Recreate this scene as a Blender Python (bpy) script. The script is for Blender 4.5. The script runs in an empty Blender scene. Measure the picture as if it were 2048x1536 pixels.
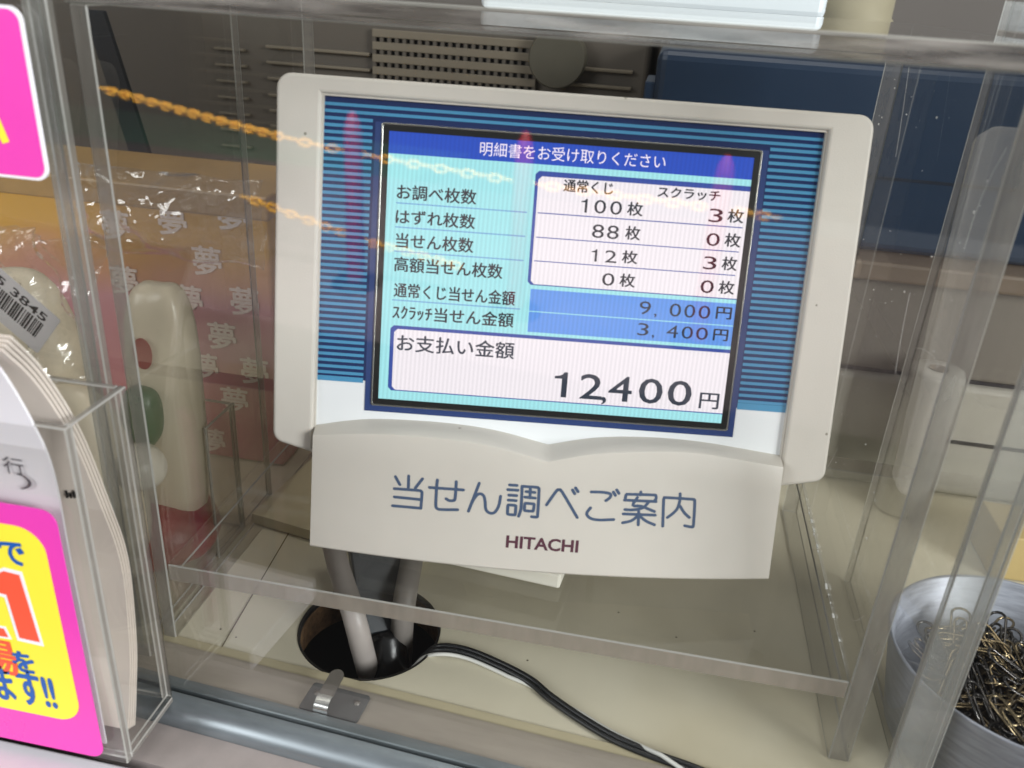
import bpy, bmesh, math, random
from mathutils import Vector, Matrix, Euler
R = math.radians
random.seed(7)
S = bpy.context.scene
COL = S.collection

# ------------------------------------------------------------------ camera
F_PX = 1710.43
cd = bpy.data.cameras.new('camera')
cam = bpy.data.objects.new('camera', cd)
COL.objects.link(cam)
S.camera = cam
cam.location = (0.2125, -0.3009, 0.3100)
cam.rotation_euler = (R(64.6165), R(-3.3226), R(10.539))
cd.sensor_width = 36.0
cd.lens = F_PX / 2048 * 36.0
cd.clip_start = 0.01
cd.clip_end = 200.0
cd.dof.use_dof = True
cd.dof.focus_distance = 0.47
cd.dof.aperture_fstop = 11.0

# ------------------------------------------------------------------ world, lamps, exposure
W = bpy.data.worlds.new('World')
S.world = W
W.use_nodes = True
bgn = W.node_tree.nodes['Background']
bgn.inputs[0].default_value = (0.96, 0.98, 1.0, 1)
bgn.inputs[1].default_value = 0.27


def area(name, loc, target, sx, sy, power, col, spread=180):
    l = bpy.data.lights.new(name, 'AREA')
    l.shape = 'RECTANGLE'
    l.size = sx
    l.size_y = sy
    l.energy = power
    l.color = col
    l.spread = R(spread)
    o = bpy.data.objects.new(name, l)
    COL.objects.link(o)
    o.location = loc
    o.rotation_euler = (Vector(target) - Vector(loc)).to_track_quat('-Z', 'Y').to_euler()
    return o


area('ceiling_lamp', (0.25, 0.30, 1.35), (0.15, 0.12, 0.0), 1.0, 0.35, 4.2, (1.0, 0.965, 0.90))
area('daylight_fill', (1.85, -1.0, 0.70), (0.17, 0.05, 0.12), 0.8, 0.8, 48.0, (0.97, 0.98, 1.0))  # added area lamp for daylight through the window, from the right
area('daylight_fill', (-1.1, -1.35, 0.95), (0.05, 0.05, 0.12), 0.9, 0.7, 15.0, (0.97, 0.98, 1.0))  # added fill from the left, brightens the wrapped goods
area('street_fill', (-1.3, -1.5, 1.7), (-1.6, -4.1, -0.8), 4.0, 0.6, 210.0, (1.0, 0.98, 0.95), 75)  # added lamp aimed out at the chains and pavement seen mirrored

S.view_settings.view_transform = 'Standard'
S.view_settings.look = 'None'
S.view_settings.exposure = 0.35
S.view_settings.gamma = 1.0
S.view_settings.use_curve_mapping = False
S.cycles.use_denoising = True
S.cycles.max_bounces = 5
S.cycles.transparent_max_bounces = 28
S.cycles.glossy_bounces = 3
S.cycles.diffuse_bounces = 2
S.cycles.transmission_bounces = 2
S.cycles.caustics_reflective = False
S.cycles.caustics_refractive = False
S.cycles.sample_clamp_indirect = 4.0

# ------------------------------------------------------------------ helpers
CM = cam.rotation_euler.to_matrix()
CL = Vector(cam.location)


def ray(u, v):
    return CM @ Vector(((u - 1024) / F_PX, -(v - 768) / F_PX, -1))


def az(u, v, z):
    d = ray(u, v)
    return CL + d * ((z - CL.z) / d.z)


def ay(u, v, y):
    d = ray(u, v)
    return CL + d * ((y - CL.y) / d.y)


def srgb(r, g, b):
    f = lambda c: (c / 255 / 12.92) if c <= 10 else ((c / 255 + 0.055) / 1.055) ** 2.4
    return (f(r), f(g), f(b), 1)


def nodes(m):
    m.use_nodes = True
    nt = m.node_tree
    return nt, nt.nodes, nt.links


def pmat(name, col, rough=0.5, metal=0.0, spec=0.5, noise=0.0, nscale=30.0, bump=0.0, bscale=400.0, stretch=None, coat=0.0):
    m = bpy.data.materials.new(name)
    nt, N, L = nodes(m)
    b = N['Principled BSDF']
    b.inputs['Base Color'].default_value = col
    b.inputs['Roughness'].default_value = rough
    b.inputs['Metallic'].default_value = metal
    b.inputs['Specular IOR Level'].default_value = spec
    b.inputs['Coat Weight'].default_value = coat
    tc = N.new('ShaderNodeTexCoord')
    mp = N.new('ShaderNodeMapping')
    L.new(tc.outputs['Object'], mp.inputs[0])
    if stretch:
        mp.inputs['Scale'].default_value = stretch
    if noise:
        n = N.new('ShaderNodeTexNoise')
        n.inputs['Scale'].default_value = nscale
        n.inputs['Detail'].default_value = 6
        n.inputs['Roughness'].default_value = 0.65
        L.new(mp.outputs[0], n.inputs[0])
        r = N.new('ShaderNodeValToRGB')
        r.color_ramp.elements[0].position = 0.3
        r.color_ramp.elements[1].position = 0.7
        r.color_ramp.elements[0].color = tuple(c * (1 - noise) for c in col[:3]) + (1,)
        r.color_ramp.elements[1].color = tuple(min(1, c * (1 + noise * 0.6)) for c in col[:3]) + (1,)
        L.new(n.outputs[0], r.inputs[0])
        L.new(r.outputs[0], b.inputs['Base Color'])
        mr = N.new('ShaderNodeMapRange')
        mr.inputs[3].default_value = max(0, rough - 0.12)
        mr.inputs[4].default_value = min(1, rough + 0.12)
        L.new(n.outputs[0], mr.inputs[0])
        L.new(mr.outputs[0], b.inputs['Roughness'])
    if bump:
        n2 = N.new('ShaderNodeTexNoise')
        n2.inputs['Scale'].default_value = bscale
        n2.inputs['Detail'].default_value = 3
        L.new(mp.outputs[0], n2.inputs[0])
        bp = N.new('ShaderNodeBump')
        bp.inputs['Strength'].default_value = bump
        bp.inputs['Distance'].default_value = 0.001
        L.new(n2.outputs[0], bp.inputs['Height'])
        L.new(bp.outputs[0], b.inputs['Normal'])
    return m


def clear(name, f0, tint, dust=0.0, dustcol=(0.8, 0.8, 0.78, 1), rough=0.0, dscale=60.0, wob=0.0, lift=0.0):
    """see-through sheet: Schlick mirror on top of a tinted transparent body, with a trace of dust"""
    m = bpy.data.materials.new(name)
    nt, N, L = nodes(m)
    N.remove(N['Principled BSDF'])
    out = N['Material Output']
    lw = N.new('ShaderNodeLayerWeight')
    lw.inputs[0].default_value = 0.5
    pw = N.new('ShaderNodeMath')
    pw.operation = 'POWER'
    pw.inputs[1].default_value = 5
    L.new(lw.outputs['Facing'], pw.inputs[0])
    ma = N.new('ShaderNodeMath')
    ma.operation = 'MULTIPLY_ADD'
    ma.inputs[1].default_value = 1 - f0
    ma.inputs[2].default_value = f0
    L.new(pw.outputs[0], ma.inputs[0])
    tr = N.new('ShaderNodeBsdfTransparent')
    tr.inputs[0].default_value = tint
    gl = N.new('ShaderNodeBsdfGlossy')
    gl.inputs['Roughness'].default_value = rough
    gl.inputs[0].default_value = (1, 1, 1, 1)
    if wob:
        tcw = N.new('ShaderNodeTexCoord')
        nw = N.new('ShaderNodeTexNoise')
        nw.inputs['Scale'].default_value = wob
        L.new(tcw.outputs['Object'], nw.inputs[0])
        bw = N.new('ShaderNodeBump')
        bw.inputs['Strength'].default_value = 0.6
        bw.inputs['Distance'].default_value = 0.01
        L.new(nw.outputs[0], bw.inputs['Height'])
        L.new(bw.outputs[0], gl.inputs['Normal'])
        L.new(bw.outputs[0], lw.inputs['Normal'])
    mx = N.new('ShaderNodeMixShader')
    L.new(ma.outputs[0], mx.inputs[0])
    L.new(tr.outputs[0], mx.inputs[1])
    L.new(gl.outputs[0], mx.inputs[2])
    last = mx
    if dust and not dscale:
        df = N.new('ShaderNodeBsdfDiffuse')
        df.inputs[0].default_value = dustcol
        m2 = N.new('ShaderNodeMixShader')
        m2.inputs[0].default_value = dust
        L.new(mx.outputs[0], m2.inputs[1])
        L.new(df.outputs[0], m2.inputs[2])
        last = m2
    elif dust:
        df = N.new('ShaderNodeBsdfDiffuse')
        df.inputs[0].default_value = dustcol
        tc = N.new('ShaderNodeTexCoord')
        n = N.new('ShaderNodeTexNoise')
        n.inputs['Scale'].default_value = dscale
        n.inputs['Detail'].default_value = 2
        n.inputs['Roughness'].default_value = 0.7
        L.new(tc.outputs['Object'], n.inputs[0])
        mr = N.new('ShaderNodeMapRange')
        mr.inputs[1].default_value = 0.35
        mr.inputs[2].default_value = 0.75
        mr.inputs[3].default_value = dust * 0.4
        mr.inputs[4].default_value = dust * 1.6
        L.new(n.outputs[0], mr.inputs[0])
        m2 = N.new('ShaderNodeMixShader')
        L.new(mr.outputs[0], m2.inputs[0])
        L.new(mx.outputs[0], m2.inputs[1])
        L.new(df.outputs[0], m2.inputs[2])
        last = m2
    L.new(last.outputs[0], out.inputs[0])
    return m


def edge_mat(name, col, trans, streak=90.0):
    """sawn acrylic edge: partly see-through, partly frosted, streaked"""
    m = bpy.data.materials.new(name)
    nt, N, L = nodes(m)
    N.remove(N['Principled BSDF'])
    out = N['Material Output']
    tr = N.new('ShaderNodeBsdfTransparent')
    tr.inputs[0].default_value = (0.82, 0.84, 0.82, 1)
    pb = N.new('ShaderNodeBsdfPrincipled')
    pb.inputs['Base Color'].default_value = col
    pb.inputs['Roughness'].default_value = 0.35
    tc = N.new('ShaderNodeTexCoord')
    mp = N.new('ShaderNodeMapping')
    L.new(tc.outputs['Object'], mp.inputs[0])
    mp.inputs['Scale'].default_value = (1.0, 0.2, 0.25)
    n = N.new('ShaderNodeTexNoise')
    n.inputs['Scale'].default_value = streak
    n.inputs['Detail'].default_value = 2
    L.new(mp.outputs[0], n.inputs[0])
    mr = N.new('ShaderNodeMapRange')
    mr.inputs[1].default_value = 0.3
    mr.inputs[2].default_value = 0.72
    mr.inputs[3].default_value = trans - 0.12
    mr.inputs[4].default_value = min(0.95, trans + 0.12)
    L.new(n.outputs[0], mr.inputs[0])
    mx = N.new('ShaderNodeMixShader')
    L.new(mr.outputs[0], mx.inputs[0])
    L.new(pb.outputs[0], mx.inputs[1])
    L.new(tr.outputs[0], mx.inputs[2])
    L.new(mx.outputs[0], out.inputs[0])
    return m


def emat(name, col, strength=1.0):
    """backlit LCD colour"""
    m = bpy.data.materials.new(name)
    nt, N, L = nodes(m)
    b = N['Principled BSDF']
    b.inputs['Base Color'].default_value = (0.01, 0.01, 0.012, 1)
    b.inputs['Roughness'].default_value = 0.35
    b.inputs['Specular IOR Level'].default_value = 0.25
    b.inputs['Emission Color'].default_value = col
    tc = N.new('ShaderNodeTexCoord')
    wv = N.new('ShaderNodeTexWave')
    wv.bands_direction = 'X'
    wv.inputs['Scale'].default_value = 1150.0 / 6.2832 * 0.9
    L.new(tc.outputs['Object'], wv.inputs[0])
    mr = N.new('ShaderNodeMapRange')
    mr.inputs[3].default_value = strength * 0.93
    mr.inputs[4].default_value = strength * 1.06
    L.new(wv.outputs[1], mr.inputs[0])
    L.new(mr.outputs[0], b.inputs['Emission Strength'])
    return m


def link(name, me, mat, parent=None):
    o = bpy.data.objects.new(name, me)
    COL.objects.link(o)
    if mat is not None:
        for mm in (mat if isinstance(mat, (list, tuple)) else [mat]):
            me.materials.append(mm)
    if parent is not None:
        o.parent = parent
    return o


def fin(name, bm, mat, parent=None, smooth=False):
    me = bpy.data.meshes.new(name)
    bmesh.ops.recalc_face_normals(bm, faces=bm.faces)
    bm.to_mesh(me)
    bm.free()
    if smooth:
        for p in me.polygons:
            p.use_smooth = True
    return link(name, me, mat, parent)


def empty(name, loc=(0, 0, 0), rz=0.0):
    o = bpy.data.objects.new(name, None)
    COL.objects.link(o)
    o.location = loc
    o.rotation_euler = (0, 0, rz)
    o.empty_display_size = 0.02
    return o


def tag(o, label=None, cat=None, group=None, kind=None):
    if label:
        o['label'] = label
    if cat:
        o['category'] = cat
    if group:
        o['group'] = group
    if kind:
        o['kind'] = kind
    return o


def bm_box(bm, x0, x1, y0, y1, z0, z1, bev=0.0, seg=2):
    vs = [bm.verts.new(c) for c in ((x0, y0, z0), (x1, y0, z0), (x1, y1, z0), (x0, y1, z0), (x0, y0, z1), (x1, y0, z1), (x1, y1, z1), (x0, y1, z1))]
    fs = [bm.faces.new([vs[i] for i in f]) for f in ((3, 2, 1, 0), (4, 5, 6, 7), (0, 1, 5, 4), (1, 2, 6, 5), (2, 3, 7, 6), (3, 0, 4, 7))]
    if bev:
        es = list({e for f in fs for e in f.edges})
        bmesh.ops.bevel(bm, geom=es, offset=bev, segments=seg, affect='EDGES', profile=0.5)


def box(name, x0, x1, y0, y1, z0, z1, mat, parent=None, bev=0.0, seg=2):
    bm = bmesh.new()
    bm_box(bm, x0, x1, y0, y1, z0, z1, bev, seg)
    return fin(name, bm, mat, parent)


def sheet(name, x0, x1, y0, y1, z0, z1, mats, parent=None, bev=0.0006):
    """clear sheet: mats = face, edge, bevel"""
    bm = bmesh.new()
    bm_box(bm, x0, x1, y0, y1, z0, z1, bev, 1)
    d = [x1 - x0, y1 - y0, z1 - z0]
    thin = d.index(min(d))
    for f in bm.faces:
        f.normal_update()
        n = [abs(c) for c in f.normal]
        k = n.index(max(n))
        f.material_index = 2 if max(n) < 0.9 else (0 if k == thin else 1)
        if max(n) >= 0.9 and ((k == 2 and f.calc_center_median().z < z0 + 1e-5) or (name == 'shelf' and k == 0)):
            f.material_index = 0       # glued faces stay clear
    return fin(name, bm, mats, parent)


def prism(name, pts, z0, z1, mat, parent=None, M=None, bev=0.0, seg=2):
    """polygon in xy extruded z0..z1, optional matrix"""
    bm = bmesh.new()
    lo = [bm.verts.new((x, y, z0)) for x, y in pts]
    f = bm.faces.new(lo)
    r = bmesh.ops.extrude_face_region(bm, geom=[f])
    bmesh.ops.translate(bm, verts=[e for e in r['geom'] if isinstance(e, bmesh.types.BMVert)], vec=(0, 0, z1 - z0))
    if bev:
        es = [e for e in bm.edges if len(e.link_faces) == 2 and e.calc_face_angle(0) > 0.6]
        bmesh.ops.bevel(bm, geom=es, offset=bev, segments=seg, affect='EDGES', profile=0.5)
    if M is not None:
        bm.transform(M)
    return fin(name, bm, mat, parent)


def rrect(x0, x1, y0, y1, r, n=6):
    out = []
    for cx, cy, a0 in ((x1 - r, y1 - r, 0), (x0 + r, y1 - r, 90), (x0 + r, y0 + r, 180), (x1 - r, y0 + r, 270)):
        for i in range(n + 1):
            a = R(a0 + 90 * i / n)
            out.append((cx + r * math.cos(a), cy + r * math.sin(a)))
    return out


def spline(P, n):
    """Catmull-Rom through P, n samples per span"""
    P = [Vector(p) for p in P]
    Q = [P[0] * 2 - P[1]] + P + [P[-1] * 2 - P[-2]]
    out = []
    for i in range(1, len(Q) - 2):
        for k in range(n):
            t = k / n
            a, b, c, d = Q[i - 1], Q[i], Q[i + 1], Q[i + 2]
            out.append(0.5 * ((2 * b) + (c - a) * t + (2 * a - 5 * b + 4 * c - d) * t * t + (3 * b - a - 3 * c + d) * t ** 3))
    out.append(P[-1])
    return out


def bm_tube(bm, path, r, sides=10, closed=False, flat=1.0):
    path = [Vector(p) for p in path]
    n = len(path)
    rings = []
    prev = None
    for i, p in enumerate(path):
        if closed:
            t = (path[(i + 1) % n] - path[i - 1]).normalized()
        else:
            t = (path[min(i + 1, n - 1)] - path[max(i - 1, 0)]).normalized()
        if prev is None:
            u = t.cross(Vector((0, 0, 1)))
            if u.length < 1e-3:
                u = t.cross(Vector((1, 0, 0)))
            u.normalize()
        else:
            u = (prev - t * prev.dot(t)).normalized()
        prev = u
        w = t.cross(u)
        rr = r[i] if isinstance(r, (list, tuple)) else r
        rings.append([bm.verts.new(p + (u * math.cos(2 * math.pi * k / sides) + w * math.sin(2 * math.pi * k / sides) * flat) * rr) for k in range(sides)])
    m = n if closed else n - 1
    for i in range(m):
        A, B = rings[i], rings[(i + 1) % n]
        for k in range(sides):
            bm.faces.new((A[k], A[(k + 1) % sides], B[(k + 1) % sides], B[k]))
    if not closed:
        bm.faces.new(list(reversed(rings[0])))
        bm.faces.new(rings[-1])


def tube(name, path, r, mat, parent=None, sides=10, flat=1.0):
    bm = bmesh.new()
    bm_tube(bm, path, r, sides, False, flat)
    return fin(name, bm, mat, parent, True)


def lathe(name, prof, mat, parent=None, sides=48, smooth=True, M=None):
    """prof: list of (r, z)"""
    bm = bmesh.new()
    rings = []
    for r, z in prof:
        if r < 1e-6:
            rings.append([bm.verts.new((0, 0, z))])
        else:
            rings.append([bm.verts.new((r * math.cos(2 * math.pi * k / sides), r * math.sin(2 * math.pi * k / sides), z)) for k in range(sides)])
    for A, B in zip(rings, rings[1:]):
        for k in range(sides):
            k2 = (k + 1) % sides
            if len(A) == 1 and len(B) == 1:
                continue
            if len(A) == 1:
                bm.faces.new((A[0], B[k], B[k2]))
            elif len(B) == 1:
                bm.faces.new((A[k], A[k2], B[0]))
            else:
                bm.faces.new((A[k], A[k2], B[k2], B[k]))
    if M is not None:
        bm.transform(M)
    return fin(name, bm, mat, parent, smooth)


def text_mesh(body, bold=0.0):
    c = bpy.data.curves.new('lettering', 'FONT')
    c.body = body
    c.resolution_u = 3
    c.offset = bold
    o = bpy.data.objects.new('lettering_tmp', c)
    COL.objects.link(o)
    bpy.context.view_layer.update()
    me = bpy.data.meshes.new_from_object(o.evaluated_get(bpy.context.evaluated_depsgraph_get()))
    bpy.data.objects.remove(o)
    bpy.data.curves.remove(c)
    return me


def lettering(name, body, x0, y0, x1, y1, z, mat, parent, M=None, bold=0.0):
    """flat print fitted to the rectangle x0..x1, y0..y1 at height z (local), then moved by M"""
    if body == '1':
        # a one with a short flag, as the screen font draws it
        me = bpy.data.meshes.new('lettering')
        me.from_pydata([(u, v, 0) for u, v in ((.60, 0), (1, 0), (1, 1), (.74, 1), (.60, .90), (.30, .845), (0, .83), (0, .745), (.60, .745))], [], [(0, 1, 2, 3, 4, 8), (4, 5, 6, 7, 8)])
    else:
        me = text_mesh(body, bold)
    xs = [v.co.x for v in me.vertices]
    ys = [v.co.y for v in me.vertices]
    a, b, c, d = min(xs), max(xs), min(ys), max(ys)
    for v in me.vertices:
        v.co = Vector((x0 + (v.co.x - a) / (b - a) * (x1 - x0), y0 + (v.co.y - c) / (d - c) * (y1 - y0), z))
        if M is not None:
            v.co = M @ v.co
    me.materials.clear()
    return link(name, me, mat, parent)


def embolden(o, shifts):
    bmx = bmesh.new()
    bmx.from_mesh(o.data)
    g0 = list(bmx.verts) + list(bmx.edges) + list(bmx.faces)
    for sh in shifts:
        r_ = bmesh.ops.duplicate(bmx, geom=g0)
        bmesh.ops.translate(bmx, verts=[e for e in r_['geom'] if isinstance(e, bmesh.types.BMVert)], vec=sh)
    bmx.to_mesh(o.data)
    bmx.free()


# plane facing the viewer: local x -> world x, local y -> world z, local z -> world -y
def facing(y, rz=0.0):
    return Matrix.Translation((0, y, 0)) @ Matrix.Rotation(rz, 4, 'Z') @ Matrix(((1, 0, 0, 0), (0, 0, -1, 0), (0, 1, 0, 0), (0, 0, 0, 1)))


# ------------------------------------------------------------------ materials
ACR = clear('acrylic_face', 0.045, (0.955, 0.952, 0.945, 1), dust=0.0)
ACF = clear('acrylic_frosted_strip', 0.06, (0.92, 0.93, 0.92, 1), dust=0.17, dustcol=(0.62, 0.61, 0.57, 1), dscale=0)
ACE = edge_mat('acrylic_edge', (0.30, 0.275, 0.245, 1), 0.45, 160)
ACB = pmat('acrylic_arris', (0.34, 0.33, 0.30, 1), 0.3)  # bevels of the clear sheets, edge highlight put into an opaque colour
ACS = edge_mat('acrylic_shelf_edge', (0.33, 0.285, 0.235, 1), 0.20, 140)
ACRYL = [ACR, ACE, ACB]
M_TOPE = bpy.data.materials.new('acrylic_top_edge')  # blurred reflections painted as pale streaks along the edge
nt, N, L = nodes(M_TOPE)
b_ = N['Principled BSDF']
tc_ = N.new('ShaderNodeTexCoord')
mp_ = N.new('ShaderNodeMapping')
mp_.inputs['Scale'].default_value = (26, 60, 320)
L.new(tc_.outputs['Object'], mp_.inputs[0])
n_ = N.new('ShaderNodeTexNoise')
n_.inputs['Scale'].default_value = 1.0
n_.inputs['Detail'].default_value = 3
L.new(mp_.outputs[0], n_.inputs[0])
r_ = N.new('ShaderNodeValToRGB')
r_.color_ramp.elements[0].position = 0.36
r_.color_ramp.elements[0].color = srgb(92, 86, 84)
r_.color_ramp.elements[1].position = 0.72
r_.color_ramp.elements[1].color = srgb(214, 206, 198)
L.new(n_.outputs[0], r_.inputs[0])
L.new(r_.outputs[0], b_.inputs['Base Color'])
b_.inputs['Roughness'].default_value = 0.15
tr_ = N.new('ShaderNodeBsdfTransparent')
tr_.inputs[0].default_value = (0.8, 0.79, 0.78, 1)
mp2 = N.new('ShaderNodeMapping')
mp2.inputs['Scale'].default_value = (11, 1, 40)
L.new(tc_.outputs['Object'], mp2.inputs[0])
n2_ = N.new('ShaderNodeTexNoise')
n2_.inputs['Scale'].default_value = 1.0
n2_.inputs['Detail'].default_value = 4
L.new(mp2.outputs[0], n2_.inputs[0])
mr_ = N.new('ShaderNodeMapRange')
mr_.inputs[1].default_value = 0.35
mr_.inputs[2].default_value = 0.68
mr_.inputs[3].default_value = 0.92
mr_.inputs[4].default_value = 0.30
L.new(n2_.outputs[0], mr_.inputs[0])
mxs = N.new('ShaderNodeMixShader')
L.new(mr_.outputs[0], mxs.inputs[0])
L.new(b_.outputs[0], mxs.inputs[1])
L.new(tr_.outputs[0], mxs.inputs[2])
L.new(mxs.outputs[0], N['Material Output'].inputs[0])
GLASS = clear('window_glass', 0.048, (0.975, 0.98, 0.975, 1), dust=0.0)
GLE = edge_mat('glass_edge', (0.12, 0.2, 0.17, 1), 0.3)
FILM = clear('cellophane', 0.06, (0.97, 0.97, 0.97, 1), wob=55.0, rough=0.05)
M_COUNTER = pmat('counter_laminate', srgb(216, 209, 186), 0.36, noise=0.06, nscale=16, bump=0.06, bscale=900)


def specks(m, scale, size, rare, col):
    nt, N, L = nodes(m)
    pb_ = N['Principled BSDF']
    src = pb_.inputs['Base Color'].links[0].from_socket
    tc_ = N.new('ShaderNodeTexCoord')
    vo = N.new('ShaderNodeTexVoronoi')
    vo.inputs['Scale'].default_value = scale
    L.new(tc_.outputs['Object'], vo.inputs[0])
    cmp_ = N.new('ShaderNodeMath')
    cmp_.operation = 'LESS_THAN'
    cmp_.inputs[1].default_value = size
    L.new(vo.outputs['Distance'], cmp_.inputs[0])
    sepc = N.new('ShaderNodeSeparateColor')
    L.new(vo.outputs['Color'], sepc.inputs[0])
    rar = N.new('ShaderNodeMath')
    rar.operation = 'GREATER_THAN'
    rar.inputs[1].default_value = rare
    L.new(sepc.outputs[0], rar.inputs[0])
    both = N.new('ShaderNodeMath')
    both.operation = 'MULTIPLY'
    L.new(cmp_.outputs[0], both.inputs[0])
    L.new(rar.outputs[0], both.inputs[1])
    mxc = N.new('ShaderNodeMix')
    mxc.data_type = 'RGBA'
    L.new(both.outputs[0], mxc.inputs['Factor'])
    L.new(src, mxc.inputs['A'])
    mxc.inputs['B'].default_value = col
    L.new(mxc.outputs['Result'], pb_.inputs['Base Color'])
    return mxc


mxc = specks(M_COUNTER, 95, 0.055, 0.80, srgb(96, 88, 72))
nt, N, L = nodes(M_COUNTER)
pb_ = N['Principled BSDF']
tc_ = N.new('ShaderNodeTexCoord')
ns2 = N.new('ShaderNodeTexNoise')
ns2.inputs['Scale'].default_value = 5.5
ns2.inputs['Detail'].default_value = 7
L.new(tc_.outputs['Object'], ns2.inputs[0])
rm2 = N.new('ShaderNodeMapRange')
rm2.inputs[1].default_value = 0.52
rm2.inputs[2].default_value = 0.75
rm2.inputs[3].default_value = 0.0
rm2.inputs[4].default_value = 0.55
L.new(ns2.outputs[0], rm2.inputs[0])
mxd = N.new('ShaderNodeMix')
mxd.data_type = 'RGBA'
L.new(rm2.outputs[0], mxd.inputs['Factor'])
L.new(mxc.outputs['Result'], mxd.inputs['A'])
mxd.inputs['B'].default_value = srgb(186, 172, 134)
L.new(mxd.outputs['Result'], pb_.inputs['Base Color'])
M_BOARD = pmat('board_laminate', srgb(205, 194, 160), 0.5, noise=0.06, nscale=25)
M_CHIP = pmat('chipboard', srgb(112, 84, 55), 0.85, noise=0.5, nscale=260, bump=0.6, bscale=500)
M_RIM = pmat('hole_rim_black', srgb(34, 32, 30), 0.5)
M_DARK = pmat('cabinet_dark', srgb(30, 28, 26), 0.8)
M_ALU = pmat('aluminium_sill', srgb(176, 168, 156), 0.42, metal=0.55, noise=0.12, nscale=18, stretch=(1, 6, 6), bump=0.05)
M_RAIL = pmat('aluminium_rail', srgb(132, 140, 144), 0.36, metal=0.65, noise=0.16, nscale=30, stretch=(1, 5, 5))
M_RAILD = pmat('rail_groove', srgb(40, 42, 42), 0.7)
M_OUT = pmat('outer_sill_metal', srgb(182, 172, 168), 0.5, metal=0.4, noise=0.12, nscale=40)
M_PLATE = pmat('latch_plate_grey', srgb(74, 76, 76), 0.55, noise=0.15, nscale=120)
M_STEEL = pmat('bright_steel', srgb(190, 192, 190), 0.18, metal=1.0)
M_STEELD = pmat('dull_steel', srgb(112, 108, 102), 0.45, metal=0.6)
M_HOUS = pmat('display_plastic', srgb(212, 206, 196), 0.44, noise=0.055, nscale=14, bump=0.10, bscale=1500)
M_HOUS2 = pmat('display_plastic_warm', srgb(209, 203, 193), 0.42, noise=0.055, nscale=10, bump=0.08, bscale=1500)
specks(M_HOUS, 75, 0.05, 0.82, srgb(150, 143, 130))
specks(M_HOUS2, 60, 0.045, 0.80, srgb(152, 144, 132))
M_BACK = pmat('stand_plastic', srgb(226, 222, 208), 0.5, noise=0.03)
M_WHITEP = pmat('printed_white', srgb(238, 241, 243), 0.25)
M_NAVY = pmat('printed_navy', srgb(24, 44, 92), 0.13, spec=0.6)
M_STRIPE = pmat('printed_stripe_blue', srgb(78, 150, 192), 0.16, spec=0.6)
M_NAVYF = pmat('printed_frame_navy', srgb(46, 66, 118), 0.16, spec=0.6)
M_SILVER = pmat('silver_trim', srgb(170, 170, 165), 0.22, metal=1.0)
M_BLACK = pmat('lcd_surround_black', srgb(22, 23, 23), 0.3)
M_INK = pmat('slate_blue_ink', srgb(70, 88, 116), 0.5)
M_MAROON = pmat('maroon_ink', srgb(88, 48, 62), 0.5)
L_CYAN = emat('lcd_cyan', srgb(160, 224, 230), 0.92)
L_WHITE = emat('lcd_white', srgb(240, 232, 238), 0.92)
L_HEAD = emat('lcd_header_blue', srgb(36, 74, 182), 0.95)
L_BLUE = emat('lcd_amount_blue', srgb(96, 148, 226), 0.95)
L_BORD = emat('lcd_border_blue', srgb(52, 76, 158), 0.9)
L_LINE = emat('lcd_line_blue', srgb(116, 168, 214), 0.9)
L_TXT = emat('lcd_text_black', srgb(26, 30, 40), 0.9)
L_TXT2 = emat('lcd_text_slate', srgb(44, 52, 66), 0.9)
L_TXW = emat('lcd_text_white', srgb(244, 232, 246), 0.95)

# ------------------------------------------------------------------ the counter and what is under it
HC = (0.0936, 0.0310)
HR = 0.0368
RA = R(-4.2)
P0 = Vector((0.0746, -0.0385, 0))

bm = bmesh.new()
outer = [bm.verts.new((x, y, 0)) for x, y in ((-0.7, 0.02), (-0.7, 0.86), (1.1, 0.86), (1.1, -0.105))]
inner = [bm.verts.new((HC[0] + HR * math.cos(2 * math.pi * k / 64), HC[1] + HR * math.sin(2 * math.pi * k / 64), 0)) for k in range(64)]
es = [bm.edges.new((outer[i], outer[(i + 1) % 4])) for i in range(4)] + [bm.edges.new((inner[i], inner[(i + 1) % 64])) for i in range(64)]
bmesh.ops.triangle_fill(bm, use_beauty=True, use_dissolve=False, edges=es)
for f in [f for f in bm.faces if all(((v.co.x - HC[0]) ** 2 + (v.co.y - HC[1]) ** 2) ** .5 < HR * 1.01 for v in f.verts)]:
    bm.faces.remove(f)
for f in bm.faces:
    f.normal_update()
    if f.normal.z < 0:
        f.normal_flip()
me = bpy.data.meshes.new('counter')
bm.to_mesh(me)
bm.free()
counter = tag(link('counter', me, M_COUNTER), kind='structure')
lathe('cable_hole_rim', [(HR - 0.0002, 0.0004), (HR - 0.0012, 0.0002), (HR - 0.0014, -0.003), (HR, -0.0034)], M_RIM, counter, 64, M=Matrix.Translation((HC[0], HC[1], 0)))
lathe('cable_hole_wall', [(HR, -0.0032), (HR, -0.022)], M_CHIP, counter, 64, M=Matrix.Translation((HC[0], HC[1], 0)))
# seam between two laminate sheets
a_, b_ = az(612, 1008, 0), az(430, 1318, 0)
d_ = (b_ - a_).normalized()
nn = Vector((-d_.y, d_.x, 0)) * 0.00035
bm = bmesh.new()
bm.faces.new([bm.verts.new(q + Vector((0, 0, 0.0003))) for q in (a_ - nn - d_ * .1, a_ + nn - d_ * .1, b_ + nn, b_ - nn)])
fin('counter_seam', bm, pmat('seam_dirt', srgb(104, 94, 70), 0.8), counter)
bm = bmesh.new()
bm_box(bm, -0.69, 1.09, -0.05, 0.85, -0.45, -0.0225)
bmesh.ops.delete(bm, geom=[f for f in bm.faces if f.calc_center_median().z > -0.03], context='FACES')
tag(fin('cabinet_interior', bm, M_DARK), kind='structure')

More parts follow.
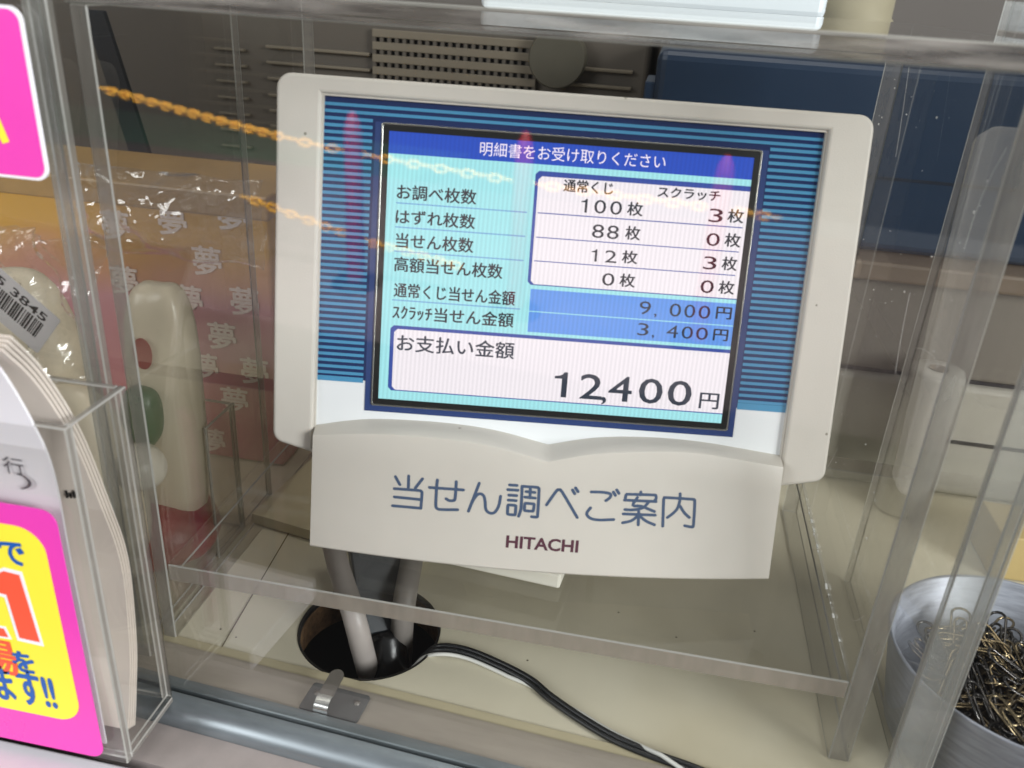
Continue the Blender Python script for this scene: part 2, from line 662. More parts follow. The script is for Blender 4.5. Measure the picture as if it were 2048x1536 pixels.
# ------------------------------------------------------------------ window frame, glass, latch (turned a little against the case)
MW = Matrix.Translation(P0) @ Matrix.Rotation(RA, 4, 'Z')


def wframe(name, prof, mat, parent, u0=-0.62, u1=0.9):
    bm = bmesh.new()
    A = [bm.verts.new((u0, v, z)) for v, z in prof]
    B = [bm.verts.new((u1, v, z)) for v, z in prof]
    n = len(prof)
    for i in range(n):
        bm.faces.new((A[i], A[(i + 1) % n], B[(i + 1) % n], B[i]))
    bm.faces.new(A)
    bm.faces.new(list(reversed(B)))
    return fin(name, bm, mat, parent)


frame = empty('window_frame', P0, RA)
tag(frame, 'aluminium sliding window track running along the front of the counter', 'window frame')
wframe('inner_sill', [(0.0285, -0.004), (0.0285, 0.0018), (0.0075, 0.0018), (0.0075, -0.004)], M_ALU, frame)
wframe('sill_lip', [(0.0345, 0.0003), (0.0345, 0.0009), (0.0287, 0.0009), (0.0287, 0.0003)], pmat('sill_lip_tan', srgb(188, 178, 148), 0.5, noise=0.08), frame)
arc = [(0.0073, -0.004), (0.0073, 0.0042), (0.0068, 0.0048), (0.0015, 0.0050), (0.0010, 0.0046)]
wframe('rail_inner', arc + [(0.0010, -0.004)], M_RAIL, frame)
rr = [(-0.0012, -0.006)] + [(-0.0012 - 0.0108 * math.sin(R(t)), -0.0045 + 0.0092 * math.cos(R(t))) for t in range(0, 91, 10)] + [(-0.0120, -0.006)]
ob = wframe('rail_outer', rr, M_RAIL, frame)
for p in ob.data.polygons:
    p.use_smooth = len(p.vertices) == 4
ob.data.set_sharp_from_angle(angle=R(40))
wframe('track_groove', [(0.0009, -0.005), (0.0009, 0.0012), (-0.0011, 0.0012), (-0.0011, -0.005)], M_RAILD, frame)
wframe('outer_sill', [(-0.0121, -0.012), (-0.0121, -0.0046), (-0.032, -0.0050), (-0.032, -0.012)], M_OUT, frame)

pane = empty('window_glass', P0, RA)
tag(pane, 'clear window glass pane standing in the aluminium track, street reflected in it', 'window')
sheet('glass_sheet', -0.6, 0.88, -0.0009, 0.0007, 0.0014, 0.62, [GLASS, GLE, GLE], pane, 0.0002)

latch = empty('window_latch', MW @ Vector((0.0195, 0.0175, 0.0018)), RA)
tag(latch, 'small steel spring catch on a dark plate, on the window sill', 'latch')
prism('base_plate', rrect(-0.0145, 0.0145, -0.0085, 0.0080, 0.0016, 3), 0.0, 0.0013, M_PLATE, latch, bev=0.0003)
path = [(-0.0085, 0.0014), (-0.0098, 0.0030), (-0.0096, 0.0052), (-0.0080, 0.0070), (-0.0050, 0.0078), (0.0000, 0.0084), (0.0070, 0.0092), (0.0105, 0.0097)]
pts = spline([(0, a, b) for a, b in path], 5)
bm = bmesh.new()
rows = []
n = len(pts)
for i, q in enumerate(pts):
    t = (pts[min(i + 1, n - 1)] - pts[max(i - 1, 0)]).normalized()
    nrm = Vector((0, -t.z, t.y))
    w = 0.0034
    rem = (pts[-1] - q).length
    if rem < 0.0034:
        w = max(0.0006, math.sqrt(max(0, 0.0034 ** 2 - (0.0034 - rem) ** 2)))
    rows.append([bm.verts.new(q + Vector((sx * w, 0, 0)) + nrm * h) for sx, h in ((-1, -.0005), (1, -.0005), (1, .0005), (-1, .0005))])
for A, B in zip(rows, rows[1:]):
    for k in range(4):
        bm.faces.new((A[k], A[(k + 1) % 4], B[(k + 1) % 4], B[k]))
bm.faces.new(rows[0])
bm.faces.new(rows[-1])
for f in bm.faces:
    f.material_index = 0 if f.calc_center_median().y < -0.0045 else 1
lv = fin('lever', bm, [M_STEEL, M_STEELD], latch, True)
lv.location.x = -0.0025
lv.data.set_sharp_from_angle(angle=R(50))
for sx in (-0.010, 0.010):
    sc = lathe('screw', [(0, 0.0009), (0.0012, 0.0007), (0.0016, 0.0)], M_STEELD, latch, 12, M=Matrix.Translation((sx, 0.002, 0.0013)))

# ------------------------------------------------------------------ acrylic display case
SH = 0.0458
TH = 0.0096
CW, CDP, CT = 0.32, 0.207, 0.3010
case = empty('acrylic_case', (CW / 2, 0, 0))
tag(case, 'clear acrylic display case with raised shelf housing the display', 'display case')


def cs(name, x0, x1, y0, y1, z0, z1):
    return sheet(name, x0 - CW / 2, x1 - CW / 2, y0, y1, z0, z1, [ACR, {'top_panel': M_TOPE, 'shelf': ACS}.get(name, ACE), ACB], case)


cs('side_panel', -0.0045, 0.0025, 0.0, CDP, 0.0003, CT - 0.0082)
cs('side_panel', CW, CW + 0.0092, 0.0, CDP, 0.0003, CT - 0.0082)
cs('shelf', 0.0027, CW - 0.0002, 0.0005, CDP, SH - TH, SH)
cs('top_panel', -0.0050, CW + 0.0100, -0.002, CDP + 0.001, CT - 0.0080, CT)
# glue line dots and chips along the shelf joint
bm = bmesh.new()
for k in range(46):
    y = 0.008 + random.random() * 0.16
    x = CW - 0.0004 - random.random() * 0.0005
    r = 0.0002 + random.random() ** 3 * 0.0011
    bm_box(bm, x - r * .5, x + r * .3, y - r, y + r, SH + 0.00005, SH + 0.0002 + r * .5)
glue = fin('glue_seam', bm, pmat('dried_glue', (0.85, 0.85, 0.82, 1), 0.3), case)
glue.location.x = -CW / 2
glue['kind'] = 'stuff'

rs = random.Random(3)
bm = bmesh.new()
for q in range(7):
    y0, z0 = rs.uniform(0.01, 0.19), rs.uniform(0.06, 0.26)
    a0 = rs.uniform(0, 3.14)
    ln = rs.uniform(0.01, 0.05)
    bend = rs.uniform(-.5, .5)
    pts = [(CW - 0.00012, y0 + ln * t * math.cos(a0 + bend * t), z0 + ln * t * math.sin(a0 + bend * t)) for t in (0, .25, .5, .75, 1)]
    pts = [p_ for p_ in pts if 0.003 < p_[1] < CDP - .003 and 0.05 < p_[2] < CT - .012]
    if len(pts) > 2:
        bm_tube(bm, pts, 0.00005, 4)
for q in range(60):
    y0, z0, r = rs.uniform(0.004, 0.20), rs.uniform(0.05, 0.28), 0.00012 + 0.0003 * rs.random() ** 3
    bm_box(bm, CW - 0.0003, CW - 0.0001, y0 - r, y0 + r, z0 - r, z0 + r)
sc_o = fin('scratches_and_dust', bm, pmat('scratch_white', (0.7, 0.68, 0.64, 1), 0.6), case)
sc_o.location.x = -CW / 2
sc_o['kind'] = 'stuff'

# ------------------------------------------------------------------ the display unit
MS = 0.93
DO = Vector((0.0943, 0.0645, 0.2474))
E1 = Vector((0.98784, 0.15520, -0.00940)).normalized()
E2 = Vector((-0.02790, 0.23630, 0.97130))
E2 = (E2 - E1 * E1.dot(E2)).normalized()
E3 = E1.cross(E2)
k = MS * 0.001
MD = Matrix(((E1.x * k, E2.x * k, E3.x * k, DO.x), (E1.y * k, E2.y * k, E3.y * k, DO.y), (E1.z * k, E2.z * k, E3.z * k, DO.z), (0, 0, 0, 1)))
disp = empty('customer_display', (0.155, 0.07, SH))
tag(disp, 'off-white lottery result display with blue striped screen surround, inside acrylic case', 'display')
k_mm = MS * 0.001
disp_inv = Matrix.Translation(-Vector(disp.location))
MDL = disp_inv @ MD            # millimetres in the screen plane -> display's own frame


def dprism(name, pts, n0, n1, mat, parent=None, bev=0.0, seg=2):
    return prism(name, pts, n0, n1, mat, parent or disp, MDL, bev, seg)


def dquad(name, a0, b0, a1, b1, n, mat, parent):
    bm = bmesh.new()
    bm.faces.new([bm.verts.new(MDL @ Vector(q)) for q in ((a0, b0, n), (a1, b0, n), (a1, b1, n), (a0, b1, n))])
    return fin(name, bm, mat, parent)


def ring(name, out, inn, n0, n1, mat, parent, bev=0.0, seg=2, mapn=None):
    """frame between two loops with the same vertex count"""
    bm = bmesh.new()
    c = len(out)
    V = [[bm.verts.new((x, y, z)) for x, y in lp] for lp, z in ((out, n0), (out, n1), (inn, n1), (inn, n0))]
    for A, B in zip(V, V[1:] + V[:1]):
        for i in range(c):
            bm.faces.new((A[i], A[(i + 1) % c], B[(i + 1) % c], B[i]))
    if bev:
        bm.normal_update()
        es = [e for e in bm.edges if e.calc_face_angle(0) > 0.6 and all(abs(v.co.z - n1) < 1e-6 for v in e.verts)]
        bmesh.ops.bevel(bm, geom=es, offset=bev, segments=seg, affect='EDGES', profile=0.5)
    bm.transform(MDL)
    return fin(name, bm, mat, parent)


# housing: front bezel frame plus a dished back shell
def bez(r):
    o = []
    for cx, cy, a0 in ((222.3 - r, 22.3 - r, 0), (-52.0 + r, 22.3 - r, 90)):
        for i in range(7):
            a = R(a0 + 15 * i)
            o.append((cx + r * math.cos(a), cy + r * math.sin(a)))
    for i in range(7):
        a = R(180 + 13 * i)
        o.append((-51.0 + 6 + 6 * math.cos(a), -147.0 + 6 * math.sin(a)))
    o.append((-29.5, -157.3))
    o.append((202.2, -156.8))
    for i in range(7):
        a = R(282 + 13 * i)
        o.append((224.0 - 6 + 6 * math.cos(a), -147.5 + 6 * math.sin(a)))
    return o


ob_ = bez(7.0)
inn = []
for (x, y) in ob_:
    # matching loop on the opening rectangle
    inn.append((min(max(x, -31.2), 201.8), min(max(y, -156.0), 14.3)))
# spread the corner points so the opening stays rectangular
ca = [(201.8, 14.3), (-31.2, 14.3)]
inn[0:7] = [(201.8, 14.3 - 0.02 * (6 - i) if i < 3 else 14.3) for i in range(7)]
inn[0:7] = [(201.8, 14.0 + 0.05 * i) if i <= 6 else (201.8, 14.3) for i in range(7)]
inn[7:14] = [(-31.2, 14.3 - 0.05 * i) for i in range(7)]
inn[14:21] = [(-31.2, -140.0 - 2.4 * i) for i in range(7)]
inn[21] = (-29.5, -156.0)
inn[22] = (200.2, -156.0)
inn[23:30] = [(201.8, -154.4 + 2.4 * i) for i in range(7)]
bezel = ring('bezel', ob_, inn, -16.0, 4.0, M_HOUS, disp, bev=1.6, seg=3)
# thin inner lip of the opening
ring('bezel_lip', rrect(-31.2, 201.8, -157.0, 14.3, 0.4, 2), rrect(-30.4, 201.0, -157.0, 13.5, 0.4, 2), -2.0, 2.2, M_HOUS2, bezel)
bm = bmesh.new()
loops = []
for sc_, nz in ((1.0, -16.0), (0.97, -22.0), (0.80, -36.0), (0.55, -44.0)):
    loops.append([bm.verts.new((86 + (x - 86) * sc_, -68 + (y + 68) * sc_, nz)) for x, y in ob_])
c = len(ob_)
for A, B in zip(loops, loops[1:]):
    for i in range(c):
        bm.faces.new((A[i], A[(i + 1) % c], B[(i + 1) % c], B[i]))
bm.faces.new(loops[-1])
bm.transform(MDL)
fin('back_shell', bm, M_HOUS, disp)

# printed face plate with its stripes (flat print, each field a hair above the last)
plate = dprism('face_plate', rrect(-31.0, 201.6, -150.0, 14.2, 0.3, 1), -3.0, 0.0, M_WHITEP)
bm = bmesh.new()
for a0, b0, a1, b1 in ((-31.0, -119.2, 201.6, 14.2),):
    bm.faces.new([bm.verts.new(MDL @ Vector(q)) for q in ((a0, b0, .12), (a1, b0, .12), (a1, b1, .12), (a0, b1, .12))])
fin('navy_field', bm, M_NAVY, plate)
bm = bmesh.new()
rows_ = [(-31.0, 201.6, 10.95, 9.55), (-31.0, 201.6, 7.85, 6.45)]
for i in range(40):
    t = 4.71 - 3.08 * i
    rows_.append((-31.0, -7.9, t, t - 1.45))
    rows_.append((177.0, 201.6, t + .4, t - 1.05))
rows_.append((-31.0, -7.9, -117.9, -120.4))
rows_.append((177.0, 201.6, -116.6, -119.9))
for a0, a1, b1, b0 in rows_:
    bm.faces.new([bm.verts.new(MDL @ Vector(q)) for q in ((a0, b0, .24), (a1, b0, .24), (a1, b1, .24), (a0, b1, .24))])
fin('light_blue_stripes', bm, M_STRIPE, plate)
dprism('screen_frame_print', [(-6.7, -134.2), (176.6, -134.2), (176.6, 3.8), (-6.7, 3.8)], 0.13, 0.36, M_NAVYF, plate)
ring('silver_trim', rrect(-3.6, 173.6, -131.2, 3.7, 1.2, 3), rrect(-2.7, 172.7, -130.3, 2.7, 1.0, 3), 0.0, 1.1, M_SILVER, plate, bev=0.3, seg=2)
ring('lcd_surround', rrect(-2.7, 172.7, -130.3, 2.7, 0.8, 3), rrect(0.0, 170.0, -127.5, 0.0, 0.05, 3), -1.2, 0.75, M_BLACK, plate)

scr = dquad('lcd_screen', -0.2, -127.7, 170.2, 0.2, -0.95 + 1.4, L_CYAN, disp)
NB = 0.47


def sq(name, a0, b0, a1, b1, n, mat):
    return dquad(name, a0, b0, a1, b1, NB + n, mat, scr)


def sqs(name, rects, n, mat):
    bm = bmesh.new()
    for a0, b0, a1, b1 in rects:
        bm.faces.new([bm.verts.new(MDL @ Vector(q)) for q in ((a0, b0, NB + n), (a1, b0, NB + n), (a1, b1, NB + n), (a0, b1, NB + n))])
    return fin(name, bm, mat, scr)


def sqr(name, pts, n, mat):
    bm = bmesh.new()
    bm.faces.new([bm.verts.new(MDL @ Vector((a, b, NB + n))) for a, b in pts])
    return fin(name, bm, mat, scr)


sq('header_bar', 0.0, -10.0, 170.0, 0.0, .03, L_HEAD)
cut = 1.6
sqr('count_box_border', [(69.2 + cut, -66.3), (69.2, -66.3 + cut), (69.2, -13.0 - cut), (69.2 + cut, -13.0), (170, -13.0), (170, -66.3)], .03, L_BORD)
sqr('count_box', [(70.7 + cut, -65.8), (70.7, -65.8 + cut), (70.7, -15.4 - cut), (70.7 + cut, -15.4), (170, -15.4), (170, -65.8)], .06, L_WHITE)
sqs('count_rules', [(71.6, -32.45, 168.6, -31.95), (71.6, -43.8, 168.2, -43.35), (71.6, -54.95, 167.9, -54.5)], .09, L_BORD)
sqs('label_rules', [(4.6, -32.7, 66.5, -32.1), (4.6, -43.9, 66.5, -43.3), (4.6, -55.3, 66.5, -54.7), (4.7, -78.6, 66.6, -78.0)], .06, L_LINE)
sqs('amount_bars', [(71.0, -78.75, 170.0, -68.2), (71.0, -89.0, 170.0, -79.2)], .03, L_BLUE)
sqr('payment_box_border', [(4.5 + cut, -123.0), (4.5, -123.0 + cut), (4.5, -90.6 - cut), (4.5 + cut, -90.6), (170, -90.6), (170, -123.0)], .04, L_BORD)
sqr('payment_box', [(6.4 + cut, -122.5), (6.4, -122.5 + cut), (6.4, -92.3 - cut), (6.4 + cut, -92.3), (170, -92.3), (170, -122.5)], .07, L_WHITE)
TEXT = [
 ('明細書をお受け取りください', 42.5, -8.1, 129.2, -1.7, 0),
 ('お調べ枚数', 4.7, -30.7, 42.0, -23.9, 1),
 ('はずれ枚数', 4.6, -42.1, 42.1, -35.4, 1),
 ('当せん枚数', 5.1, -53.3, 42.0, -46.4, 1),
 ('高額当せん枚数', 4.9, -64.6, 56.7, -57.6, 1),
 ('通常くじ当せん金額', 5.3, -76.9, 63.5, -70.0, 1),
 ('ｽｸﾗｯﾁ当せん金額', 5.1, -87.6, 63.6, -80.6, 1),
 ('お支払い金額', 7.9, -103.1, 65.0, -94.9, 2),
 ('通常くじ', 82.6, -21.6, 105.8, -15.9, 1),
 ('スクラッチ', 126.9, -21.0, 156.1, -16.2, 1),
 ('1', 91.7, -30.5, 94.6, -24.2, 1), ('0', 97.9, -30.5, 103.5, -24.2, 1), ('0', 105.4, -30.5, 111.0, -24.2, 1), ('枚', 113.4, -30.4, 120.6, -24.2, 1), ('3', 152.1, -30.6, 158.7, -24.3, 1), ('枚', 160.8, -30.2, 168.2, -24.0, 1),
 ('8', 97.9, -41.9, 103.6, -35.5, 1), ('8', 105.0, -41.9, 110.6, -35.5, 1), ('枚', 113.6, -41.6, 120.5, -35.3, 1), ('0', 152.2, -41.7, 158.6, -35.6, 1), ('枚', 160.8, -41.5, 168.2, -35.2, 1),
 ('1', 98.6, -53.0, 101.3, -47.2, 1), ('2', 105.1, -53.0, 110.7, -47.2, 1), ('枚', 113.1, -52.8, 120.3, -46.8, 1), ('3', 152.1, -52.8, 158.4, -46.6, 1), ('枚', 160.8, -52.6, 167.9, -46.2, 1),
 ('0', 104.7, -64.0, 110.7, -58.0, 1), ('枚', 113.0, -64.0, 120.3, -57.8, 1), ('0', 152.0, -64.1, 158.4, -57.9, 1), ('枚', 160.6, -63.9, 168.0, -57.7, 1),
 ('9', 123.9, -76.5, 129.5, -70.1, 2), (',', 131.2, -77.59, 132.5, -75.73, 2), ('0', 138.5, -76.5, 144.1, -70.1, 2), ('0', 145.6, -76.5, 150.9, -70.1, 2), ('0', 152.5, -76.5, 158.2, -70.1, 2), ('円', 160.9, -76.0, 168.2, -70.3, 1),
 ('3', 124.1, -86.8, 129.5, -80.7, 2), (',', 131.2, -87.84, 132.4, -86.07, 2), ('4', 138.2, -86.8, 143.8, -80.7, 2), ('0', 145.5, -86.8, 151.0, -80.7, 2), ('0', 152.5, -86.8, 158.3, -80.7, 2), ('円', 160.8, -86.6, 167.8, -81.1, 1),
 ('1', 86.1, -120.2, 92.1, -107.8, 3), ('2', 98.7, -120.2, 109.6, -107.8, 3), (',', 109.7, -122.31, 111.9, -118.71, 3), ('4', 112.9, -120.2, 124.1, -107.8, 3), ('0', 127.8, -120.2, 139.2, -107.8, 3), ('0', 142.0, -120.2, 153.5, -107.8, 3), ('円', 157.9, -120.7, 167.3, -112.9, 2),
]
for body, a0, b0, a1, b1, kk in TEXT:
    mt = (L_TXW, L_TXT, L_TXT2, L_TXT2)[kk]
    tx = lettering('screen_text', body, a0, b0, a1, b1, NB + .12, mt, scr, MDL)
    if kk == 3 or (kk and body not in '0123456789,'):
        # heavier strokes: the same print doubled a fraction of a pixel to the side
        embolden(tx, [E1 * da * k_mm + E2 * db * k_mm + E3 * dn * k_mm for da, db, dn in ((0.34, 0.0, 0.012), (0.17, 0.22, 0.024))])


# lower panel: wavy open-book top edge, bulging front
def chn(a):
    return 10 + 9 * max(0, 1 - ((a - 86) / 117.0) ** 2)


up = spline([(-30.6, -143.5, 0), (-13.6, -139.9, 0), (3.5, -137.9, 0), (34.1, -137.6, 0), (59.2, -139.6, 0), (85.6, -144.9, 0)], 8) + spline([(85.6, -144.9, 0), (107.6, -139.8, 0), (131.4, -137.5, 0), (160.3, -137.7, 0), (201.6, -141.8, 0)], 10)[1:]
lo = spline([(-29.6, -146.0, 0), (3.5, -142.0, 0), (35.8, -141.3, 0), (60.0, -143.3, 0), (84.9, -148.5, 0)], 10) + spline([(84.9, -148.5, 0), (106.4, -143.2, 0), (130.2, -140.5, 0), (157.4, -139.8, 0), (200.4, -145.0, 0)], 10)[1:]
bm = bmesh.new()
cols = []
n = len(up)
for i in range(n):
    U, Lw = up[i], lo[i]
    nf = chn(Lw.x)
    ab = -29.6 + (200.9 + 29.6 - 0.0) * (Lw.x + 29.6) / (200.4 + 29.6)
    bb = -203.6 - 1.5 * max(0, 1 - ((ab - 86) / 117) ** 2)
    pr = [(U.x, U.y, -2.0), (U.x, U.y, 0.4), (Lw.x, Lw.y + .5, nf - 1.0), (Lw.x, Lw.y, nf - .25), (Lw.x, Lw.y - .8, nf)]
    for t in (0.2, 0.4, 0.6, 0.8):
        bb0 = Lw.y - .8
        pr.append((Lw.x + (ab - Lw.x) * t, bb0 + (bb - bb0) * t, chn(Lw.x + (ab - Lw.x) * t)))
    pr += [(ab, bb + .8, chn(ab)), (ab, bb, chn(ab) - .7), (ab, bb + .2, -6.0)]
    cols.append([bm.verts.new(MDL @ Vector(q)) for q in pr])
for A, B in zip(cols, cols[1:]):
    for j in range(len(A) - 1):
        bm.faces.new((A[j], A[j + 1], B[j + 1], B[j]))
bm.faces.new(cols[0])
bm.faces.new(list(reversed(cols[-1])))
chin = fin('lower_panel', bm, M_HOUS2, disp, True)
chin.data.set_sharp_from_angle(angle=R(32))

STROKES = [[(12.25,-162.31),(14.64,-166.11)],[(18.74,-161.29),(18.87,-167.35)],[(25.53,-162.02),(22.28,-167.00)],
 [(11.96,-168.43),(18.67,-168.22),(24.38,-168.13),(25.38,-168.54),(25.68,-169.61),(25.49,-177.03)],[(12.15,-172.66),(25.02,-172.65)],[(11.53,-177.26),(25.49,-177.03)],
 [(29.15,-166.04),(45.73,-165.68)],[(32.82,-161.88),(32.64,-165.94),(32.70,-174.41),(33.37,-176.21),(35.43,-176.69),(43.52,-175.97)],[(42.03,-161.83),(41.95,-170.10),(41.22,-171.44),(39.21,-171.72),(37.55,-170.95)],
 [(53.13,-161.64),(50.48,-170.56),(48.81,-176.23)],[(49.80,-172.74),(51.57,-168.77),(53.47,-166.91),(55.53,-167.57),(56.52,-170.43),(57.20,-174.61),(59.33,-176.29),(61.70,-175.48),(63.32,-171.95),(63.80,-167.26)],
 [(67.78,-161.20),(71.31,-161.16)],[(67.07,-163.61),(71.96,-163.54)],[(67.75,-166.33),(71.52,-166.27)],[(67.69,-168.87),(71.47,-168.80)],
 [(68.10,-171.28),(71.08,-171.29),(71.53,-171.84),(71.55,-175.49),(71.03,-176.13),(68.20,-176.03),(67.75,-175.38),(67.73,-171.74),(68.10,-171.28)],
 [(73.82,-161.54),(74.06,-168.08),(74.04,-173.16),(73.25,-176.62)],[(73.81,-161.37),(80.77,-161.32),(81.76,-161.75),(82.09,-162.81),(82.40,-175.04),(81.94,-176.35),(79.52,-176.37)],
 [(75.92,-163.89),(80.17,-163.97)],[(77.88,-162.30),(77.99,-166.92)],[(75.57,-166.69),(80.55,-166.80)],
 [(76.04,-169.78),(79.82,-169.81),(80.26,-170.29),(80.16,-173.09),(79.71,-173.55),(76.33,-173.57),(75.80,-173.02),(75.82,-170.05)],
 [(86.26,-169.82),(90.47,-162.43),(91.63,-161.84),(93.31,-162.81),(101.62,-175.15)],[(98.16,-161.37),(99.37,-163.21)],[(99.51,-160.26),(100.87,-162.02)],
 [(107.28,-161.75),(112.09,-161.52),(115.75,-161.87),(116.87,-162.64),(116.37,-164.19),(114.73,-165.64)],[(107.62,-169.82),(106.20,-172.04),(106.36,-173.73),(108.52,-175.28),(112.61,-175.70),(119.44,-175.03)],
 [(117.93,-161.15),(119.06,-162.76)],[(119.43,-159.96),(120.65,-161.65)],[(131.18,-160.28),(131.26,-161.80)],
 [(124.00,-163.73),(124.25,-162.20),(125.43,-161.79),(137.15,-161.48),(138.65,-161.82),(138.98,-163.32),(138.47,-163.94)],[(123.71,-164.84),(139.13,-164.75)],
 [(129.86,-163.14),(128.01,-167.30),(132.09,-167.50),(138.86,-169.86)],[(135.51,-165.20),(132.99,-168.30),(128.24,-169.58),(124.35,-169.63)],[(123.76,-171.88),(139.47,-171.70)],
 [(131.16,-170.27),(131.61,-177.07)],[(130.83,-172.67),(128.00,-175.21),(123.89,-176.47)],[(131.97,-172.61),(135.32,-174.99),(139.59,-176.66)],
 [(150.48,-160.22),(150.70,-163.59),(150.07,-167.45),(148.31,-170.08),(145.55,-172.60)],[(151.20,-166.54),(153.64,-169.84),(156.38,-172.12)],
 [(143.75,-177.14),(142.77,-164.40),(142.87,-163.12),(143.78,-162.49),(156.52,-162.74),(157.80,-163.11),(158.20,-164.36),(158.86,-175.62),(158.18,-176.94),(154.55,-176.40)]]
bm = bmesh.new()
for si, st in enumerate(STROKES):
    P = [Vector((a, b)) for a, b in st]
    if len(P) > 2:
        P = [v.to_2d() for v in spline([(q.x, q.y, 0) for q in P], 3)]
    dn = 0.10 + 0.006 * (si % 9)
    hw = 0.74
    left, right = [], []
    n = len(P)
    for i, q in enumerate(P):
        t = (P[min(i + 1, n - 1)] - P[max(i - 1, 0)]).normalized()
        nr = Vector((-t.y, t.x))
        left.append(q + nr * hw)
        right.append(q - nr * hw)
    t0 = (P[1] - P[0]).normalized()
    t1 = (P[-1] - P[-2]).normalized()
    cap = lambda c, t, s: [c + (t * math.cos(R(a)) + Vector((-t.y, t.x)) * math.sin(R(a)) * s) * hw for a in (60, 30, 0, -30, -60)]
    mk = lambda q: bm.verts.new(MDL @ Vector((q.x, q.y, chn(q.x) + dn)))
    LV, RV = [mk(q) for q in left], [mk(q) for q in right]
    for i in range(n - 1):
        bm.faces.new((LV[i], LV[i + 1], RV[i + 1], RV[i]))
    c1 = [mk(q) for q in cap(P[-1], t1, 1)]
    bm.faces.new([LV[-1]] + c1 + [RV[-1]])
    c0 = [mk(q) for q in cap(P[0], -t0, 1)]
    bm.faces.new([RV[0]] + c0 + [LV[0]])
fin('panel_lettering', bm, M_INK, chin)
lg = text_mesh('HITACHI', 0.028)
xs = [v.co.x for v in lg.vertices]
ys = [v.co.y for v in lg.vertices]
for v in lg.vertices:
    a = 68.1 + (v.co.x - min(xs)) / (max(xs) - min(xs)) * 35.4
    b = -193.3 + (v.co.y - min(ys)) / (max(ys) - min(ys)) * 6.5
    v.co = MDL @ Vector((a, b, chn(a) + .12))
lg.materials.clear()
link('maker_lettering', lg, M_MAROON, chin)

# stand: flat foot on the shelf and a neck up to the back shell
foot = [(0.1897, 0.0299), (0.0850, 0.0390), (0.0950, 0.1450), (0.2005, 0.1360)]
prism('stand_foot', [(x - disp.location.x, y - disp.location.y) for x, y in foot], 0.0002, 0.0085, M_BACK, disp, bev=0.0012)
bm = bmesh.new()
q0 = [(0.118, 0.085), (0.168, 0.080), (0.172, 0.108), (0.122, 0.113)]
lo_ = [bm.verts.new((x - disp.location.x, y - disp.location.y, 0.008)) for x, y in q0]
hi_ = [bm.verts.new((x + 0.012 - disp.location.x, y + 0.018 - disp.location.y, 0.075)) for x, y in q0]
for i in range(4):
    bm.faces.new((lo_[i], lo_[(i + 1) % 4], hi_[(i + 1) % 4], hi_[i]))
bm.faces.new(hi_)
bm.faces.new(lo_)
fin('stand_neck', bm, M_BACK, disp)

# ------------------------------------------------------------------ things on the counter inside the case
pb = prism('raised_board', [(-0.006, 0.1020), (0.105, 0.0815), (0.125, 0.30), (0.02, 0.30)], 0.0004, 0.0075, M_BOARD, bev=0.0005)
tag(pb, 'low beige board lying on the counter behind the cable hole', 'board')

M_GREYP = pmat('grey_tube_plastic', srgb(172, 164, 158), 0.45, noise=0.1, nscale=60)
M_PLUG = pmat('plug_dark', srgb(24, 32, 36), 0.4)
c1 = tube('grey_cable', spline([az(655, 1040, .030), az(676, 1130, .030), az(706, 1225, .022), az(728, 1310, -.004), az(752, 1400, -.05)], 6), 0.0058, M_GREYP, sides=16)
tag(c1, 'thick light grey cable dropping into the counter hole, left one of two', 'cable', 'grey cables in the hole')
c2 = tube('grey_cable', spline([az(838, 1050, .030), az(820, 1140, .026), az(806, 1225, .012), az(803, 1300, -.02), az(800, 1360, -.06)], 6), 0.0060, pmat('grey_tube_shaded', srgb(132, 126, 120), 0.5, noise=0.1), sides=16)  # same grey plastic, with shade put into a darker colour
tag(c2, 'thick grey cable, shade put into its colour, dropping into the counter hole, right one of two', 'cable', 'grey cables in the hole')
plug = empty('power_plug', az(760, 1200, .0))
tag(plug, 'dark plug body with black sleeve hanging in the counter hole between the grey cables', 'plug')
pl = Vector(plug.location)
tp, bt = az(752, 1120, .026), az(770, 1262, -.004)
ax = (bt - tp).normalized()
Mq = Matrix.Translation(tp - pl) @ ax.to_track_quat('Z', 'Y').to_matrix().to_4x4()
Lq = (bt - tp).length
bm = bmesh.new()
bm_box(bm, -0.0135, 0.0135, -0.006, 0.006, -0.012, Lq, 0.001, 2)
bm.transform(Mq)
fin('plug_body', bm, M_PLUG, plug)
lathe('plug_sleeve', [(0, Lq - .001), (0.0098, Lq), (0.0104, Lq + .004), (0.0104, Lq + .030), (0.0098, Lq + .032), (0, Lq + .033)], pmat('sleeve_black', srgb(14, 14, 14), 0.25), plug, 24, M=Mq)
lathe('plug_ring', [(0.0105, Lq + .022), (0.0109, Lq + .0224), (0.0109, Lq + .0232), (0.0105, Lq + .0236)], M_STEELD, plug, 24, M=Mq)

cord = empty('twin_cable', az(1000, 1330, 0))
tag(cord, 'flat black twin cord with white wire curving from the hole to the lower right', 'cord')
cl = Vector(cord.location)
cp = [az(800, 1362, -.035), az(838, 1322, -.012), az(872, 1297, .0024), az(930, 1302, .0030), az(1000, 1330, .0024), az(1060, 1362, .0020), az(1100, 1395, .0020), az(1165, 1440, .0020), az(1230, 1478, .0020), az(1300, 1508, .0020), az(1390, 1540, .0022), az(1480, 1580, .0022)]
cpath = spline(cp, 8)
M_CORD = pmat('cord_black', srgb(20, 22, 24), 0.4, noise=0.1, nscale=200)
M_CORDW = pmat('cord_white', srgb(214, 214, 208), 0.45)
offs = []
n = len(cpath)
for i, q in enumerate(cpath):
    t = (cpath[min(i + 1, n - 1)] - cpath[max(i - 1, 0)]).normalized()
    offs.append(Vector((-t.y, t.x, 0)).normalized())
